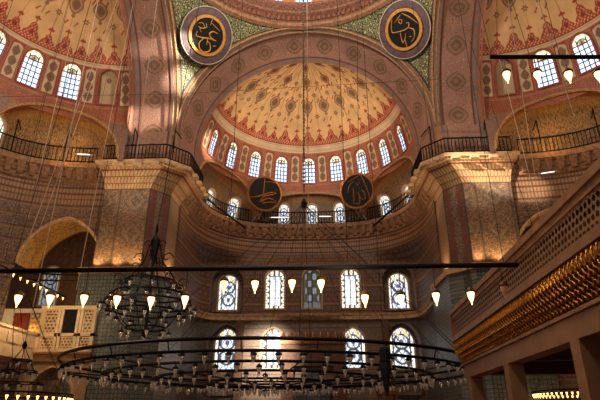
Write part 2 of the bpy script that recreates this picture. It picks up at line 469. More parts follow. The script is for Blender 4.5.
def bay(side):
    nm = SIDES[side]; R = rot(side * PI / 2)
    # great arch soffit, slightly conical
    def fs(S, W):
        q = S / 7.2; t = W / 2.7; r = 7.55 - (.15 if side else .72) * t
        x, y = R(r * np.cos(q), 7.6 + 2.6 * t); return x, y, ZS + r * np.sin(q)
    grid('ceiling_great_arch_' + nm, np.linspace(0, 7.2 * PI, 360), np.linspace(0, 2.7, 46), fs, paint_soffit, M_SOFF)
    if side:
        def fl(Q_, Rr):
            x, y = R(Rr*np.cos(Q_), 10.19 + 0*Q_); return x, y, ZS + Rr*np.sin(Q_)
        grid('ceiling_arch_lip_' + nm, np.linspace(0, PI, 120), np.linspace(6.7, 7.45, 10), fl, flat((170,112,90), .3), M_SOFF)
    mb = MB(); pts = []
    for k in range(61):
        q = PI * k / 60; x, y = R(7.58 * math.cos(q), 7.57); pts.append((x, y, ZS + 7.58 * math.sin(q)))
    mb.tube(pts, .075, 6)
    pts = []
    for k in range(61):
        q = PI * k / 60; x, y = R(7.34 * math.cos(q), 7.75); pts.append((x, y, ZS + 7.34 * math.sin(q)))
    mb.tube(pts, .035, 5)
    trim(mb, M_ROPE, True)
    # half dome shell
    def fd(Az, El):
        a, e = np.radians(Az), np.radians(El); r = RD * np.cos(e)
        x, y = R(r * np.sin(a), Y0 + r * np.cos(a)); return x, y, ZD + RD * np.sin(e)
    grid('ceiling_half_dome_' + nm, np.linspace(-90.5, 90.5, 620), np.linspace(27.2 if side else 25, 89.8, 220), fd, (lambda a, e: paint_half_dome(a, e + .7)) if side else paint_half_dome, M_DOME, uv=.12)
    # window band
    SH = 6.3 * side; E0 = 9.7 if side else 5.9
    WAZ = [k * 18 + SH for k in range(-4, 5)]
    ww, wh = (1.04, 2.06) if side else (.94, 1.95); sv = 180 / PI / RD
    def hole(a, e):
        h = np.zeros(a.shape, bool)
        for w in WAZ:
            su = sv
            h |= inside_arch((a - w) / sv, (e - E0) / sv, ww, wh, False)
        return h
    grid('wall_%s_window_band' % nm, np.linspace(-90.5, 90.5, 540), np.linspace(0, 27.3 if side else 25.2, 84), fd, lambda a, e: paint_window_band(a - SH, e - (3.4 if side else .6)), M_DOME, hole=hole, uv=.35)
    def Pd(a, e, out):
        ar, er = np.radians(a), np.radians(e); r = (RD + out) * np.cos(er)
        x, y = R(r * np.sin(ar), Y0 + r * np.cos(ar)); return x, y, ZD + (RD + out) * np.sin(er)
    for w in WAZ:
        if side == 1 and w < -18 or side == -1 and w > 18: continue
        window(Pd, w, E0, ww, wh, sv, sv, .22, 'blind' if (side == 1 and w > 70 or side == -1 and w < -70) else 'dome', frame=M_RFRAME, edge=.1)
    # drum wall pierced by three arches, with a shallow exedra behind each
    def fw(Az, Z):
        a = np.radians(Az); x, y = R(RW * np.sin(a), Y0 + RW * np.cos(a)); return x, y, Z
    def pdrum(az, z):
        p = Paint(len(az), (150,108,88), .7); za = zarch(az)
        p.put((z - za < .34) & (z > za), (176,120,88), .3); p.put((z - za < .12), (196,150,106), 0)
        return p.c
    grid('wall_%s_drum' % nm, np.linspace(-90.5, 90.5, 400), np.linspace(ZG, ZD + .02, 70), fw, pdrum, M_ARAB, hole=lambda a, z: z < zarch(a), uv=1.0)
    def rex(Az, Z):
        a = np.radians(Az); rb = sell(np.clip(a, -PI/2, PI/2)); t = np.clip((Z - ZG) / np.maximum(zarch(Az) - ZG, .05), 0, 1)
        return rb + (RW - rb) * (1 - np.sqrt(np.clip(1 - t ** 2.2, 0, 1)))
    def fe(Az, Z):
        a = np.radians(Az); r = rex(Az, Z); x, y = R(r * np.sin(a), Y0 + r * np.cos(a)); return x, y, Z
    GW = [-57, -42, -14.3, 1.5, 17, 42, 57] if side == 0 else [38 * side]
    def holee(a, z):
        h = z > zarch(a) + .04
        for w in GW: h |= inside_arch((a - w) * PI/180 * 7.9, z - 15.25, .8, 1.5, False)
        return h
    def pex(az, z):
        p = Paint(len(az), (156,116,76), .8); za = zarch(az)
        p.put((za - z < .5), (186,134,70), .45); p.put((za - z < .14), (150,88,60), 0)
        p.put(z < 15.2, (120,90,66), .3)
        return p.c
    grid('wall_%s_exedra' % nm, np.linspace(-90, 90, 380), np.linspace(ZG - .1, ZD + .5, 90), fe, pex, M_GOLDW if side else M_WALL, hole=holee, uv=1.0)
    def Pe(a, z, out):
        ar = np.radians(a); r = rex(a, z) + out; x, y = R(r * np.sin(ar), Y0 + r * np.cos(ar)); return x, y, z
    for w in GW:
        if (side == 1 and w < 30) or (side == -1 and w > -30): continue
        window(Pe, w, 15.25, .8, 1.5, 180/PI/7.9, 1, .2, 'ornate', bars=False, edge=.08)
    mb = MB()
    for c, hw, rise in LOBES:
        if abs(c) == 60 and side * c < 0: continue
        az = np.linspace(c - hw, c + hw, 41); z = zarch(np.clip(az, c-hw+.01, c+hw-.01)); x, y, zz = fw(az, z)
        q = [(R(( RW - .04) * math.sin(math.radians(a)), Y0 + (RW - .04) * math.cos(math.radians(a))) + (float(k),)) for a, k in zip(az, z)]
        mb.tube(q, .09, 6)
    trim(mb, M_ROPE, True)
    # gallery: cornice with corbels
    path = [R(float(x), Y0 + float(y)) for x, y, a in zip(_px[::9], _py[::9], _az[::9]) if side == 0 or abs(a) < math.radians(79)]
    mb, P, nor = sweep(path, [(.0, 13.9), (-.0, 13.9), (-.15, 14.0), (-.2, 14.25), (-.3, 14.3), (-.42, 14.6), (-.62, 14.72), (-.66, 15.0), (.2, 15.0)])
    for i in range(len(P)):
        if i % 2 == 0 or i == len(P) - 1: continue
        t = Vector((nor[i].y, -nor[i].x)); o = -nor[i]
        Mx = Matrix(((t.x, o.x, 0, P[i].x), (t.y, o.y, 0, P[i].y), (0, 0, 1, 0), (0, 0, 0, 1)))
        mb.add([Mx @ Vector(v) for v in [(-.17,.1,14.1),(.17,.1,14.1),(.2,.56,14.62),(-.2,.56,14.62),(-.17,.1,14.66),(.17,.1,14.66),(.2,.58,14.7),(-.2,.58,14.7),(-.12,.3,14.12),(.12,.3,14.12)]],
               [(0,1,9,8),(8,9,2,3),(4,7,6,5),(3,2,6,7),(0,8,3,7,4),(1,5,6,2,9)])
    trim(mb, M_GALL)
    return R

def railing(name, path, z, label, poles=(), h=.95, step=.2):
    P = [Vector((x, y, z)) for x, y in path]
    # resample
    d = [0]
    for a, b in zip(P[:-1], P[1:]): d.append(d[-1] + (b - a).length)
    n = max(2, int(d[-1] / step)); Q = []
    j = 0
    for i in range(n + 1):
        s = d[-1] * i / n
        while j < len(P) - 2 and d[j+1] < s: j += 1
        t = (s - d[j]) / max(1e-6, d[j+1] - d[j]); Q.append(P[j].lerp(P[j+1], t))
    root = empty(name, P[0], label, 'railing', 'gallery railings')
    Z = Vector((0, 0, 1))
    MB().tube([q + Z*h for q in Q], .045, 5).build('top_rail', M_IRON, root)
    MB().tube([q + Z*.1 for q in Q], .035, 5).build('bottom_rail', M_IRON, root)
    mb = MB()
    for q in Q: mb.tube([q, q + Z*h], .026, 4)
    mb.build('bar_grille', M_IRON, root)
    for s, lean in poles:
        q = Q[min(n, int(s * n))]; m = MB()
        m.tube([q, q + Z*2.1], .035, 5); e = q + Z*2.05 + Vector((lean[0], lean[1], -.75))
        m.tube([q + Z*2.08, e], .03, 5); m.tube([q + Z*.9, q + Vector((lean[0]*.3, lean[1]*.3, .9))], .03, 5)
        m.build('outrigger_pole', M_IRON, root)
    return root

for sd in (0, 1, -1): bay(sd)
RB, RL, RR = rot(0), rot(PI/2), rot(-PI/2)
def gal_path(R, a0, a1, off=.6):
    out = []
    for a in np.linspace(a0, a1, 40):
        r = float(sell(np.array(math.radians(a)))) - off
        out.append(R(r * math.sin(math.radians(a)), Y0 + r * math.cos(math.radians(a))))
    return out
railing('railing', gal_path(RB, -78, 78), 15.0, 'curved black iron railing around the back gallery below the middle half dome')
railing('railing', gal_path(RL, -10, 77.5), 15.0, 'black iron railing of the side gallery above the tall shadowed arch and white loge', [(.35, (.4, .3)), (.62, (.4, -.2)), (.85, (.5, -.2))])
railing('railing', gal_path(RR, 10, -77.5), 15.0, 'black iron railing of the side gallery above the carved stone tribune', [(.4, (-.3, -.2)), (.65, (-.3, -.2)), (.9, (-.4, -.2))])

# ------------------------------------------------------------------ lower walls of the three bays
def wall_grid(name, R, a0, a1, z0, z1, paint, mat, holes, du=.075):
    """holes: (u centre, z0, width, height, pointed)"""
    def f(U, Z):
        az = az_of_arc(U); r = sell(az); x, y = R(r*np.sin(az), Y0 + r*np.cos(az)); return x, y, Z
    def hole(u, z):
        h = np.zeros(u.shape, bool)
        for uc, b, w, hh, pt in holes: h |= inside_arch(u - uc, z - b, w, hh, pt)
        return h
    return grid(name, np.arange(a0, a1 + du, du), np.arange(z0, z1 + du, du), f, paint, mat, hole=hole)
def Pw(R):
    def P(u, z, out):
        az = az_of_arc(u); r = sell(az) + out; x, y = R(r*np.sin(az), Y0 + r*np.cos(az)); return x, y, z
    return P
LN, LB = 9.0, 7.05
def low(az): return ((np.abs(np.sin(az))/SA) ** LN + (np.abs(np.cos(az))/LB) ** LN) ** (-1.0/LN)
_lr = low(_az); _lx = _lr*np.sin(_az); _ly = _lr*np.cos(_az)
_larc = np.concatenate([[0], np.cumsum(np.hypot(np.diff(_lx), np.diff(_ly)))]); _larc -= _larc[360]
def laz(u): return np.interp(u, _larc, _az)
def PB(u, z, out):
    az = laz(u); r = low(az); x, y = RB(r*np.sin(az), Y0 + r*np.cos(az)); return x, y + out, z
def ux(x): return float(np.interp(x, _lx, _larc))
back_holes = []
NICHES = [(-5.85, 8.55, 2.35, 3.3, False, 8.9, 1.35, 2.5, False), (6.25, 8.55, 2.35, 3.3, False, 8.9, 1.35, 2.5, False),
          (-5.75, 3.2, 2.5, 4.65, True, 4.9, 1.6, 2.7, True), (6.2, 3.2, 2.5, 4.65, True, 4.9, 1.6, 2.7, True)]
for q_ in NICHES: back_holes.append((ux(q_[0]), q_[1], q_[2], q_[3], q_[4]))
for s in (-1, 1):
    pass
WB = [(-2.45, 'panel', False), (.15, 'dim', True), (2.85, 'panel', False)]
for x, k, d in WB: back_holes.append((ux(x), 8.85, 1.3, 2.75, False))
for x in (-2.5, 2.9): back_holes.append((ux(x), 4.9, 1.5, 2.6, True))
def fup(U, Z):
    az = az_of_arc(U); t = np.clip((Z - 11.9) / 1.0, 0, 1); t = t*t*(3 - 2*t)
    r = low(az) * (1 - t) + sell(az) * t; x, y = RB(r*np.sin(az), Y0 + r*np.cos(az)); return x, y, Z
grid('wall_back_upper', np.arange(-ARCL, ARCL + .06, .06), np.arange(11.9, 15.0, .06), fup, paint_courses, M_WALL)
def flow(U, Z): 
    az = laz(U); r = low(az); x, y = RB(r*np.sin(az), Y0 + r*np.cos(az)); return x, y, Z
def hlow(u, z):
    h = np.zeros(u.shape, bool)
    for uc, b, w, hh, pt in back_holes: h |= inside_arch(u - uc, z - b, w, hh, pt)
    return h
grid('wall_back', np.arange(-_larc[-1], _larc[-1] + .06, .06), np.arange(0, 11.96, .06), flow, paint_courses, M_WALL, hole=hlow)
for x, k, d in WB: window(PB, ux(x), 8.85, 1.3, 2.75, depth=.35, kind=k, dim=d, bars=False, edge=.1)
window(PB, ux(-2.5), 4.9, 1.5, 2.6, depth=.35, kind='panel', pointed=True, bars=False, edge=.12)
window(PB, ux(2.9), 4.9, 1.5, 2.6, depth=.35, kind='ornate', pointed=True, bars=False, edge=.12)
nich = MB()
YN = 36.3
for (xc, b, w, h, pt, wb, wwid, whh, wpt) in NICHES:
    uc = ux(xc); ol = outline(w, h, pt)
    u = np.array([uc + x for x, y in ol]); v = np.array([b + y for x, y in ol])
    front = np.stack(PB(u, v, np.full(len(u), -.02)), -1)
    back = [(p[0], YN, p[2]) for p in front]
    nich.strip(front, back, True)
    Pn = lambda u, z, out, xc=xc: (xc + u, YN + out, z)
    grid('wall_back_niche', np.linspace(-w/2-.2, w/2+.2, 60), np.linspace(b-.2, b+h+.2, 80), lambda U, V, Pn=Pn: Pn(U, V, np.full(U.shape, -.03)),
         flat((132,118,102), .6), M_WALL, hole=lambda a, z, wb=wb, wwid=wwid, whh=whh, wpt=wpt: inside_arch(a, z - wb, wwid, whh, wpt))
    window(Pn, 0, wb, wwid, whh, depth=.2, kind='ornate', pointed=wpt, bars=False, edge=.1)
nich.build('wall_back_niche_reveals', M_DSTONE, kind='structure')
# string course with dentils, and pilasters beside the prayer wall
path = [RB(float(np.interp(u, _larc, _lx)), Y0 + float(np.interp(u, _larc, _ly))) for u in np.linspace(-11.5, 11.5, 81)]
mb, P, nor = sweep(path, [(.1, 7.95), (-.08, 8.0), (-.14, 8.15), (-.26, 8.3), (-.3, 8.45), (.1, 8.5)])
for i in range(0, len(P)-1):
    for t in (0, .33, .66):
        c = P[i].lerp(P[i+1], t); o = -nor[i]
        mb.box((c.x - .08 + o.x*.12, c.y - .1 + o.y*.12, 8.02), (c.x + .08 + o.x*.12, c.y + .08 + o.y*.12, 8.26))
trim(mb, M_STONE)
mb = MB()
for xx in (-4.75, 5.05):
    x, y = RB(xx, Y0 + 7.0); mb.box((x-.22, y-.35, 0), (x+.22, y+.4, 7.95))
trim(mb, M_DSTONE)

WS = ((RL, 1, 'left'), (RR, -1, 'right'))
for R, sd, nm in WS:
    far = 1 if sd == 1 else -1
    uc = arc_of_y(2.75, far)
    holes = [(uc, 4.7, 4.3, 7.2, True), ]
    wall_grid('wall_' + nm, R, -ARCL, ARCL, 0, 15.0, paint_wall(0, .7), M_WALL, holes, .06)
    P_ = Pw(R); ol = outline(4.3, 7.2, True, 40)
    us = np.array([uc + x for x, y in ol]); vs = np.array([4.7 + y for x, y in ol])
    # thick intrados, gilded
    L_ = np.concatenate([[0], np.cumsum(np.hypot(np.diff(us), np.diff(vs)))])
    def fi(S, W, us=us, vs=vs, L_=L_, P_=P_):
        u = np.interp(S, L_, us); v = np.interp(S, L_, vs); x, y, z = P_(u, v, W*0); return x, y + W, z
    grid('ceiling_%s_arch_intrados' % nm, np.linspace(4.3, L_[-1], 160), np.linspace(-.02, 2.2, 34), fi,
         lambda u, v: Paint(len(u), (206,164,100), .5).put((v < .12) | (v > 2.05), (150,96,66), 0).c, M_GOLDW)
    mb = MB(); mb.tube(np.stack(P_(us[2:], vs[2:], np.full(len(us)-2, -.03)), -1), .09, 6); trim(mb, M_STONE, True)
    # aisle behind
    X = lambda x: -sd * x
    mb = MB(); 
    xs = sorted((X(9.5), X(22)))
    mb.box((xs[0], 31.0, 0), (xs[1], 31.3, 14)); mb.box((xs[0], 27.5, 13.6), (xs[1], 31.3, 13.9)); mb.build('wall_%s_aisle' % nm, M_DSTONE, kind='structure')
    Pa = lambda u, z, out: (u, np.full(np.shape(u), 30.85) + out*.0 + .1*0, z)
    for xx, zz in ((16.0, 8.2), (13.6, 6.8)):
        window(lambda u, z, out: (u, 30.95 - .12 + 0*out + out*.2, z), X(xx), zz, 1.0, 2.4, depth=.25, kind='ornate', dim=True, bars=False, edge=.1)
    # iron ties across the arch
    mb = MB()
    for z, o in ((8.7, .1), (8.7, 1.5)):
        p = [(lambda q: (q[0], q[1] + o, q[2]))(P_(np.array([uc + t]), np.array([z]), np.array([0.0]))) for t in (-2.2, 2.2)]
        mb.tube([[float(c[0]) for c in p_] for p_ in p], .05, 5)
    trim(mb, M_TIE)

# ------------------------------------------------------------------ piers
def mir(poly, s): return [(x*s, y) for x, y in poly] if s > 0 else [(-x, y) for x, y in poly][::-1]
def ring_pts(poly, per):
    """resample polygon edge points with metre parameter"""
    out = []; d = 0
    for i in range(len(poly)):
        a = Vector(poly[i]); b = Vector(poly[(i+1) % len(poly)])
        n = per
        for k in range(n): out.append(a.lerp(b, k / n))
    return out
SHAFT = [(11.2,30.2),(11.2,25.85),(8.6,25.85),(7.75,26.9),(7.6,30.2)]
CAPT  = [(11.55,30.2),(11.55,25.5),(7.85,25.5),(6.8,26.6),(6.72,30.2)]
PLINTH= [(11.6,30.4),(11.6,25.55),(8.6,25.55),(7.5,26.8),(7.35,30.4)]
UPPER = [(10.3,28.7),(10.3,25.8),(7.57,25.95),(7.54,26.0),(6.83,28.65)]
SLAB  = [(11.75,30.2),(11.75,25.3),(7.72,25.3),(6.58,26.45),(6.5,30.2)]
for s, nm in ((1, 'right'), (-1, 'left')):
    def poly_fn(poly):
        pts = mir(poly, s); P = [Vector(p) for p in pts]; Ls = [0]
        for i in range(len(P)): Ls.append(Ls[-1] + (P[(i+1) % len(P)] - P[i]).length)
        return P, Ls
    def sheet(name, bot, top, z0, z1, paint, mat, curve=lambda t: t, du=.06, dz=.06):
        B = [Vector(p) for p in mir(bot, s)]; T = [Vector(p) for p in mir(top, s)]; n = len(B)
        Ls = np.array([0.0] + list(np.cumsum([(B[(i+1) % n] - B[i]).length for i in range(n)])))
        ar = lambda P, k: np.array([p[k] for p in P] + [P[0][k]])
        def f(U, Z):
            t = curve((Z - z0) / (z1 - z0))
            bx, by = np.interp(U, Ls, ar(B, 0)), np.interp(U, Ls, ar(B, 1)); tx, ty = np.interp(U, Ls, ar(T, 0)), np.interp(U, Ls, ar(T, 1))
            return bx + (tx-bx)*t, by + (ty-by)*t, Z
        us = np.unique(np.concatenate([np.linspace(a, b, max(2, int((b-a)/du))) for a, b in zip(Ls[:-1], Ls[1:])]))
        o = grid(name, us, np.linspace(z0, z1, max(2, int((z1-z0)/dz))), f, paint, mat)
        o.data.polygons.foreach_set('use_smooth', [False] * len(o.data.polygons)); return o
    e0 = (4.35, 6.95, 8.30) if s > 0 else (7.25, 4.65, 3.30)
    def p_shaft(u, z):
        p = Paint(len(u), (158,120,90), .75)
        d = ((u + .9) % 1.8) - .9; e = ((z - 9 + .9) % 1.9) - .95
        for a, c in ((.74, (98,96,96)), (.6, (170,136,106)), (.34, (100,90,84))): p.put(np.abs(d) + np.abs(e) < a, c, .55)
        p.put(np.abs(np.abs(d) - .86) < .04, (96,80,72), .2); p.put(z < 9.25, (120,84,60), 0)
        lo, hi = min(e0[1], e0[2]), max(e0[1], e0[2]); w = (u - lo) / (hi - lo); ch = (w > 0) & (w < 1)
        p.put(ch, (96,66,52), .3); p.put(ch & (np.abs(np.abs(w - .5) - .3) < .05), (136,62,48), 0); p.put(ch & (np.abs(w - .5) < .16), (120,92,74), .6)  # chamfer base darkened as painted shade; the red stripes are ornament
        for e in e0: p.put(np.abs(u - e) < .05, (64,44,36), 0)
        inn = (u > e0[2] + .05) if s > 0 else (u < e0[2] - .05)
        p.put(inn, (176,136,100), .4)  # inner face painted lighter, as if lit
        return p.c
    def p_cap(u, z):
        p = Paint(len(u), (216,178,130), .12)
        r = np.floor((z - 13.55) / .36); t = (z - 13.55) - r * .36
        q = (u + .085 * (r % 2)) % .17
        p.put((q < .035) & (t > .06), (140,92,58), 0); p.put(t < .06, (146,66,44), 0); p.put((t < .06) & (r % 2 == 0), (104,74,56), 0)
        p.put((t > .26) & (np.abs(q - .1) > .05), (170,116,72), 0)
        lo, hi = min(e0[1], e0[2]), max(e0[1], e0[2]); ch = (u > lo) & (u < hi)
        p.c[ch, :3] *= .5  # chamfer shade painted in by darkening its colours
        return p.c
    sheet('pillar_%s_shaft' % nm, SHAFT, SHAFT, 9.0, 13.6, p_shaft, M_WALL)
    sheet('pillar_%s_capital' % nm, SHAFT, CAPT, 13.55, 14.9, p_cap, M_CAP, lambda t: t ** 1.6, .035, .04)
    sheet('pillar_%s_upper' % nm, UPPER, UPPER, 15.2, 17.3, lambda u, z: paint_soffit(z*1.0, (u % 2.77)), M_SOFF)
    MB().prism(mir(PLINTH, s), 0, 8.7).build('pillar_%s_plinth' % nm, M_TILE, kind='structure')
    mb = MB().prism(mir([(x + (.12 if x > 9 else -.12), y - .12) for x, y in PLINTH], s), 8.7, 9.0); trim(mb, M_STONE)
    mb = MB().prism(mir(SLAB, s), 14.98, 15.2); mb.prism(mir([(x + (-.1 if x > 9 else .1), y + (.14 if y < 30 else 0)) for x, y in SLAB], s), 14.84, 14.98)
    edge = mir(SLAB, s); E = [Vector(p) for p in edge]
    for i in range(len(E)):
        a, b = E[i], E[(i+1) % len(E)]
        if min(a.y, b.y) > 29.5: continue
        n = max(1, int((b-a).length / .85)); t = (b-a).normalized(); o = Vector((-t.y, t.x))
        for k in range(n):
            c = a.lerp(b, (k + .5) / n)
            Mx = Matrix(((t.x, o.x, 0, c.x), (t.y, o.y, 0, c.y), (0, 0, 1, 0), (0, 0, 0, 1)))
            mb.box((-.22, .03, 14.7), (.22, .3, 14.9), Mx)
    trim(mb, M_CAP if False else M_STONE)
    inset = [(0,0),(11.4,25.42),(7.8,25.42),(6.72,26.5),(6.64,29.6)]
    railing('railing', [(x*s, y) for x, y in inset[1:]], 15.2,
            'black iron railing on top of the %s' % ('brightly lit pier capital beside the carved tribune' if s > 0 else 'pier capital above the black wrought-iron chandelier'),
            [(.2, (.35, -.1)), (.5, (.5*s*-1, -.3))] if s < 0 else [(.15, (-.2, -.2)), (.55, (-.6, -.2))])
    # tie bars from the capital to the back gallery
for s in (1, -1):
    MB().tube([(s*6.5, 29.8, 14.8), (s*4.6, 34.9, 14.5)], .065, 6).build('trim_tie_bar', M_TIE, kind='structure')

# ------------------------------------------------------------------ pendentives, ring and main dome
RP = math.sqrt(2) * A
def pendentive(qx, qy, name):
    def f(Sx, T):
        z = A * T; rho = np.sqrt(np.maximum(RP**2 - z**2, 0)); a0 = np.arccos(np.clip(A / rho, -1, 1))
        az = a0 + (PI/2 - 2*a0) * Sx
        return CX + qx * rho * np.cos(az), CY + qy * rho * np.sin(az), ZS + z
    def paint(sx, t):
        z = A*t; rho = np.sqrt(np.maximum(RP**2 - z**2, 0)); a0 = np.arccos(np.clip(A / rho, -1, 1)); w = rho * (PI/2 - 2*a0)
        p = Paint(len(sx), (84,92,54), .9)
        e = np.minimum(sx, 1-sx) * w
        p.put(e < .3, (150,104,76), .3); p.put(np.abs(e - .3) < .06, (70,50,40), 0)
        return p.c
    o = grid(name, np.linspace(0, 1, 120), np.linspace(0, 1, 120), f, paint, M_PEND)
    ul = o.data.uv_layers[0]; n = len(o.data.loops); vi = np.empty(n, int); o.data.loops.foreach_get('vertex_index', vi)
    co = np.empty(len(o.data.vertices)*3); o.data.vertices.foreach_get('co', co); co = co.reshape(-1, 3)
    az = np.arctan2(co[:,1]-CY, co[:,0]-CX); uvv = np.stack([az*9, co[:,2]], -1)[vi]; ul.data.foreach_set('uv', uvv.astype(np.float32).ravel())
pendentive(1, 1, 'ceiling_pendentive_right'); pendentive(-1, 1, 'ceiling_pendentive_left')
pendentive(1, -1, 'ceiling_pendentive_front_right'); pendentive(-1, -1, 'ceiling_pendentive_front_left')
circ = [(CX + 7.55*math.cos(2*PI*k/144), CY + 7.55*math.sin(2*PI*k/144)) for k in range(144)]
mb, P, nor = sweep(circ, [(-.1, 24.7), (.12, 24.8), (.16, 25.0), (.26, 25.05)], True); trim(mb, M_GALL)
mb, P, nor = sweep(circ, [(.1, 25.0), (.12, 25.45), (.4, 25.6), (.45, 25.72), (.75, 25.95), (.8, 26.1), (.3, 26.15)], True)
for i in range(144):
    c = P[i] + nor[i]*.3
    mb.lathe([(.13, 25.12), (.16, 25.3), (.1, 25.5), (.02, 25.56)], (c.x - nor[i].x*.14, c.y - nor[i].y*.14, 0), 6)
trim(mb, plain('red_cornice', (140,96,76), .6, noise=.6, scale=9))
def fdrum(Az, Z):
    a = np.radians(Az); return CX + 7.2*np.sin(a), CY + 7.2*np.cos(a), Z
grid('wall_main_drum', np.linspace(-180, 180, 480), np.linspace(26.0, 28.9, 40), fdrum, flat((206,160,112), .3), M_DOME,
     hole=lambda a, z: inside_arch((((a + 7.5) % 15) - 7.5) * PI/180*7.2, z - 26.35, 1.0, 2.2, False))
Pdr = lambda a, z, out: (CX + (7.2+out)*np.sin(np.radians(a)), CY + (7.2+out)*np.cos(np.radians(a)), z)
for k in range(24):
    if abs(((k*15 + 180) % 360) - 180) < 70: window(Pdr, k*15, 26.35, 1.0, 2.2, 180/PI/7.2, 1, .2, 'dome', edge=.1)
def fmd(Az, El):
    a, e = np.radians(Az), np.radians(El); return CX + 7.2*np.cos(e)*np.sin(a), CY + 7.2*np.cos(e)*np.cos(a), 28.8 + 7.2*np.sin(e)
grid('ceiling_main_dome', np.linspace(-180, 180, 200), np.linspace(0, 89.5, 60), fmd, lambda a, e: paint_half_dome(a, 25 + e*.7), M_DOME, uv=.12)

# ------------------------------------------------------------------ calligraphy roundels
def smooth_line(pts, n=8):
    out = []
    for i in range(len(pts) - 1):
        p0 = Vector(pts[max(i-1, 0)]); p1 = Vector(pts[i]); p2 = Vector(pts[i+1]); p3 = Vector(pts[min(i+2, len(pts)-1)])
        for k in range(n):
            t = k / n
            out.append(.5*((2*p1) + (p2-p0)*t + (2*p0-5*p1+4*p2-p3)*t*t + (3*p1-p0-3*p2+p3)*t**3))
    out.append(Vector(pts[-1])); return out
def roundel(loc, nrm, r, strokes, label, border):
    root = empty('calligraphy_roundel', loc, label, 'roundel', 'round calligraphy panels')
    n = Vector(nrm).normalized(); x = Vector((0, 0, 1)).cross(n).normalized(); y = n.cross(x)
    L = Vector(loc)
    def at(a, b, d=0): return L + x*a*r + y*b*r + n*d
    def ringm(r0, r1, d0, d1, N=64):
        mb = MB()
        o0 = [at(r1*math.cos(2*PI*k/N), r1*math.sin(2*PI*k/N), -.05) for k in range(N)]
        o1 = [at(r1*math.cos(2*PI*k/N), r1*math.sin(2*PI*k/N), d1) for k in range(N)]
        i1 = [at(r0*math.cos(2*PI*k/N), r0*math.sin(2*PI*k/N), d1) for k in range(N)]
        i0 = [at(r0*math.cos(2*PI*k/N), r0*math.sin(2*PI*k/N), d0) for k in range(N)]
        mb.strip(o0, o1, True); mb.strip(o1, i1, True); mb.strip(i1, i0, True); return mb
    mb = MB(); N = 64
    mb.add([at(math.cos(2*PI*k/N), math.sin(2*PI*k/N), .02) for k in range(N)], [tuple(range(N))])
    mb.build('panel', M_BLACK, root)
    ringm(.94 if border else .94, 1.1 if border else 1.05, .02, .09).build('gilt_rim', M_GILT if border else M_GOLDD, root)
    if border:
        def fb(Aq, Rr):
            ca, sa = np.cos(Aq), np.sin(Aq)
            g = lambda i: L[i] + x[i]*ca*Rr*r + y[i]*sa*Rr*r + n[i]*.01
            return g(0), g(1), g(2)
        grid('painted_border', np.linspace(0, 2*PI, 97), np.linspace(1.1, 1.5, 12), fb,
             lambda u, v: Paint(len(u), (92,76,84), .75).put(np.abs(v-1.3) > .15, (78,60,62), .2).c, M_MAUVE, parent=root, uv=1.3)
        ringm(1.5, 1.55, 0, .03).build('pale_edge', M_PALE, root)
    st = MB()
    for w, pts in strokes:
        sp = smooth_line(pts); m = len(sp)
        ws = [w * (.55 if border else .5 if label.count('dim') else .85) * (.45 + .55*math.sin(PI*min(1, max(0, i/(m-1)*.9+.08)))) for i in range(m)]
        st.tube([at(p.x, p.y, .035) for p in sp], [k*r for k in ws], 5)
    st.build('gilt_lettering', M_GILT if border else M_GOLDD, root, smooth=True)
    return root
def norm(c, R, strokes): return [(w, [((px - c[0]) / R, -(py - c[1]) / R) for px, py in pts]) for w, pts in strokes]
S1 = norm((197,207), 118, [(.05,[(195,122),(225,130),(268,142)]), (.08,[(258,163),(226,166),(206,188),(226,208),(270,210)]), (.08,[(262,212),(215,218),(170,234),(128,240),(124,212)]),
      (.09,[(182,232),(164,272),(180,304),(218,312),(250,284),(234,246),(206,240)]), (.06,[(206,220),(216,262)]), (.05,[(110,165),(138,150),(160,170),(134,190),(152,206)]), (.05,[(120,182),(150,180),(172,160),(160,140)]), (.04,[(190,92),(190,140)]), (.05,[(258,250),(280,240)])])
S2 = norm((212,180), 122, [(.07,[(165,78),(140,120),(130,155),(165,172),(205,182),(245,184),(262,162),(245,150)]), (.07,[(250,190),(274,216),(258,258),(222,276)]), (.06,[(245,80),(282,130),(316,192)]),
      (.06,[(180,185),(168,250),(196,232),(212,208)]), (.05,[(192,235),(182,300)]), (.05,[(212,105),(226,122),(212,136),(202,120),(212,105)]), (.05,[(228,238),(240,246)]), (.05,[(170,110),(205,96),(232,84)])])
S3 = norm((190,200), 138, [(.05,[(182,66),(182,150),(184,250),(212,306)]), (.08,[(74,246),(118,240),(176,216),(230,190),(280,178)]), (.08,[(288,186),(240,208),(190,226),(150,280)]), (.08,[(168,272),(226,236),(296,256)]),
      (.09,[(290,262),(230,268),(176,284)]), (.05,[(190,104),(240,98),(276,106)]), (.04,[(284,150),(296,160)])])
S4 = norm((190,195), 138, [(.06,[(238,76),(262,150),(280,226),(290,306)]), (.06,[(112,196),(128,150),(156,122),(178,116)]), (.07,[(160,170),(158,240),(148,300)]), (.07,[(150,290),(196,298),(204,240),(190,212)]),
      (.07,[(196,212),(220,266),(250,268),(246,220),(230,196)]), (.05,[(190,130),(206,150),(222,128)]), (.05,[(130,110),(190,88),(230,76)])])
for s, st, lb in ((-1, S1, 'round black panel with a looping gilt inscription on the sunlit green pendentive'), (1, S2, 'round black panel with a slanting gilt inscription on the shadowed green pendentive')):
    z = 6.02; rho = math.sqrt(RP**2 - z*z); d = Vector((s*math.sqrt(.5)*rho, math.sqrt(.5)*rho, z))
    n = -d.normalized(); p = Vector((CX + (.32 if s < 0 else -.12), CY, ZS)) + d + n*.26
    roundel(p, n, 1.1, st, lb, True)
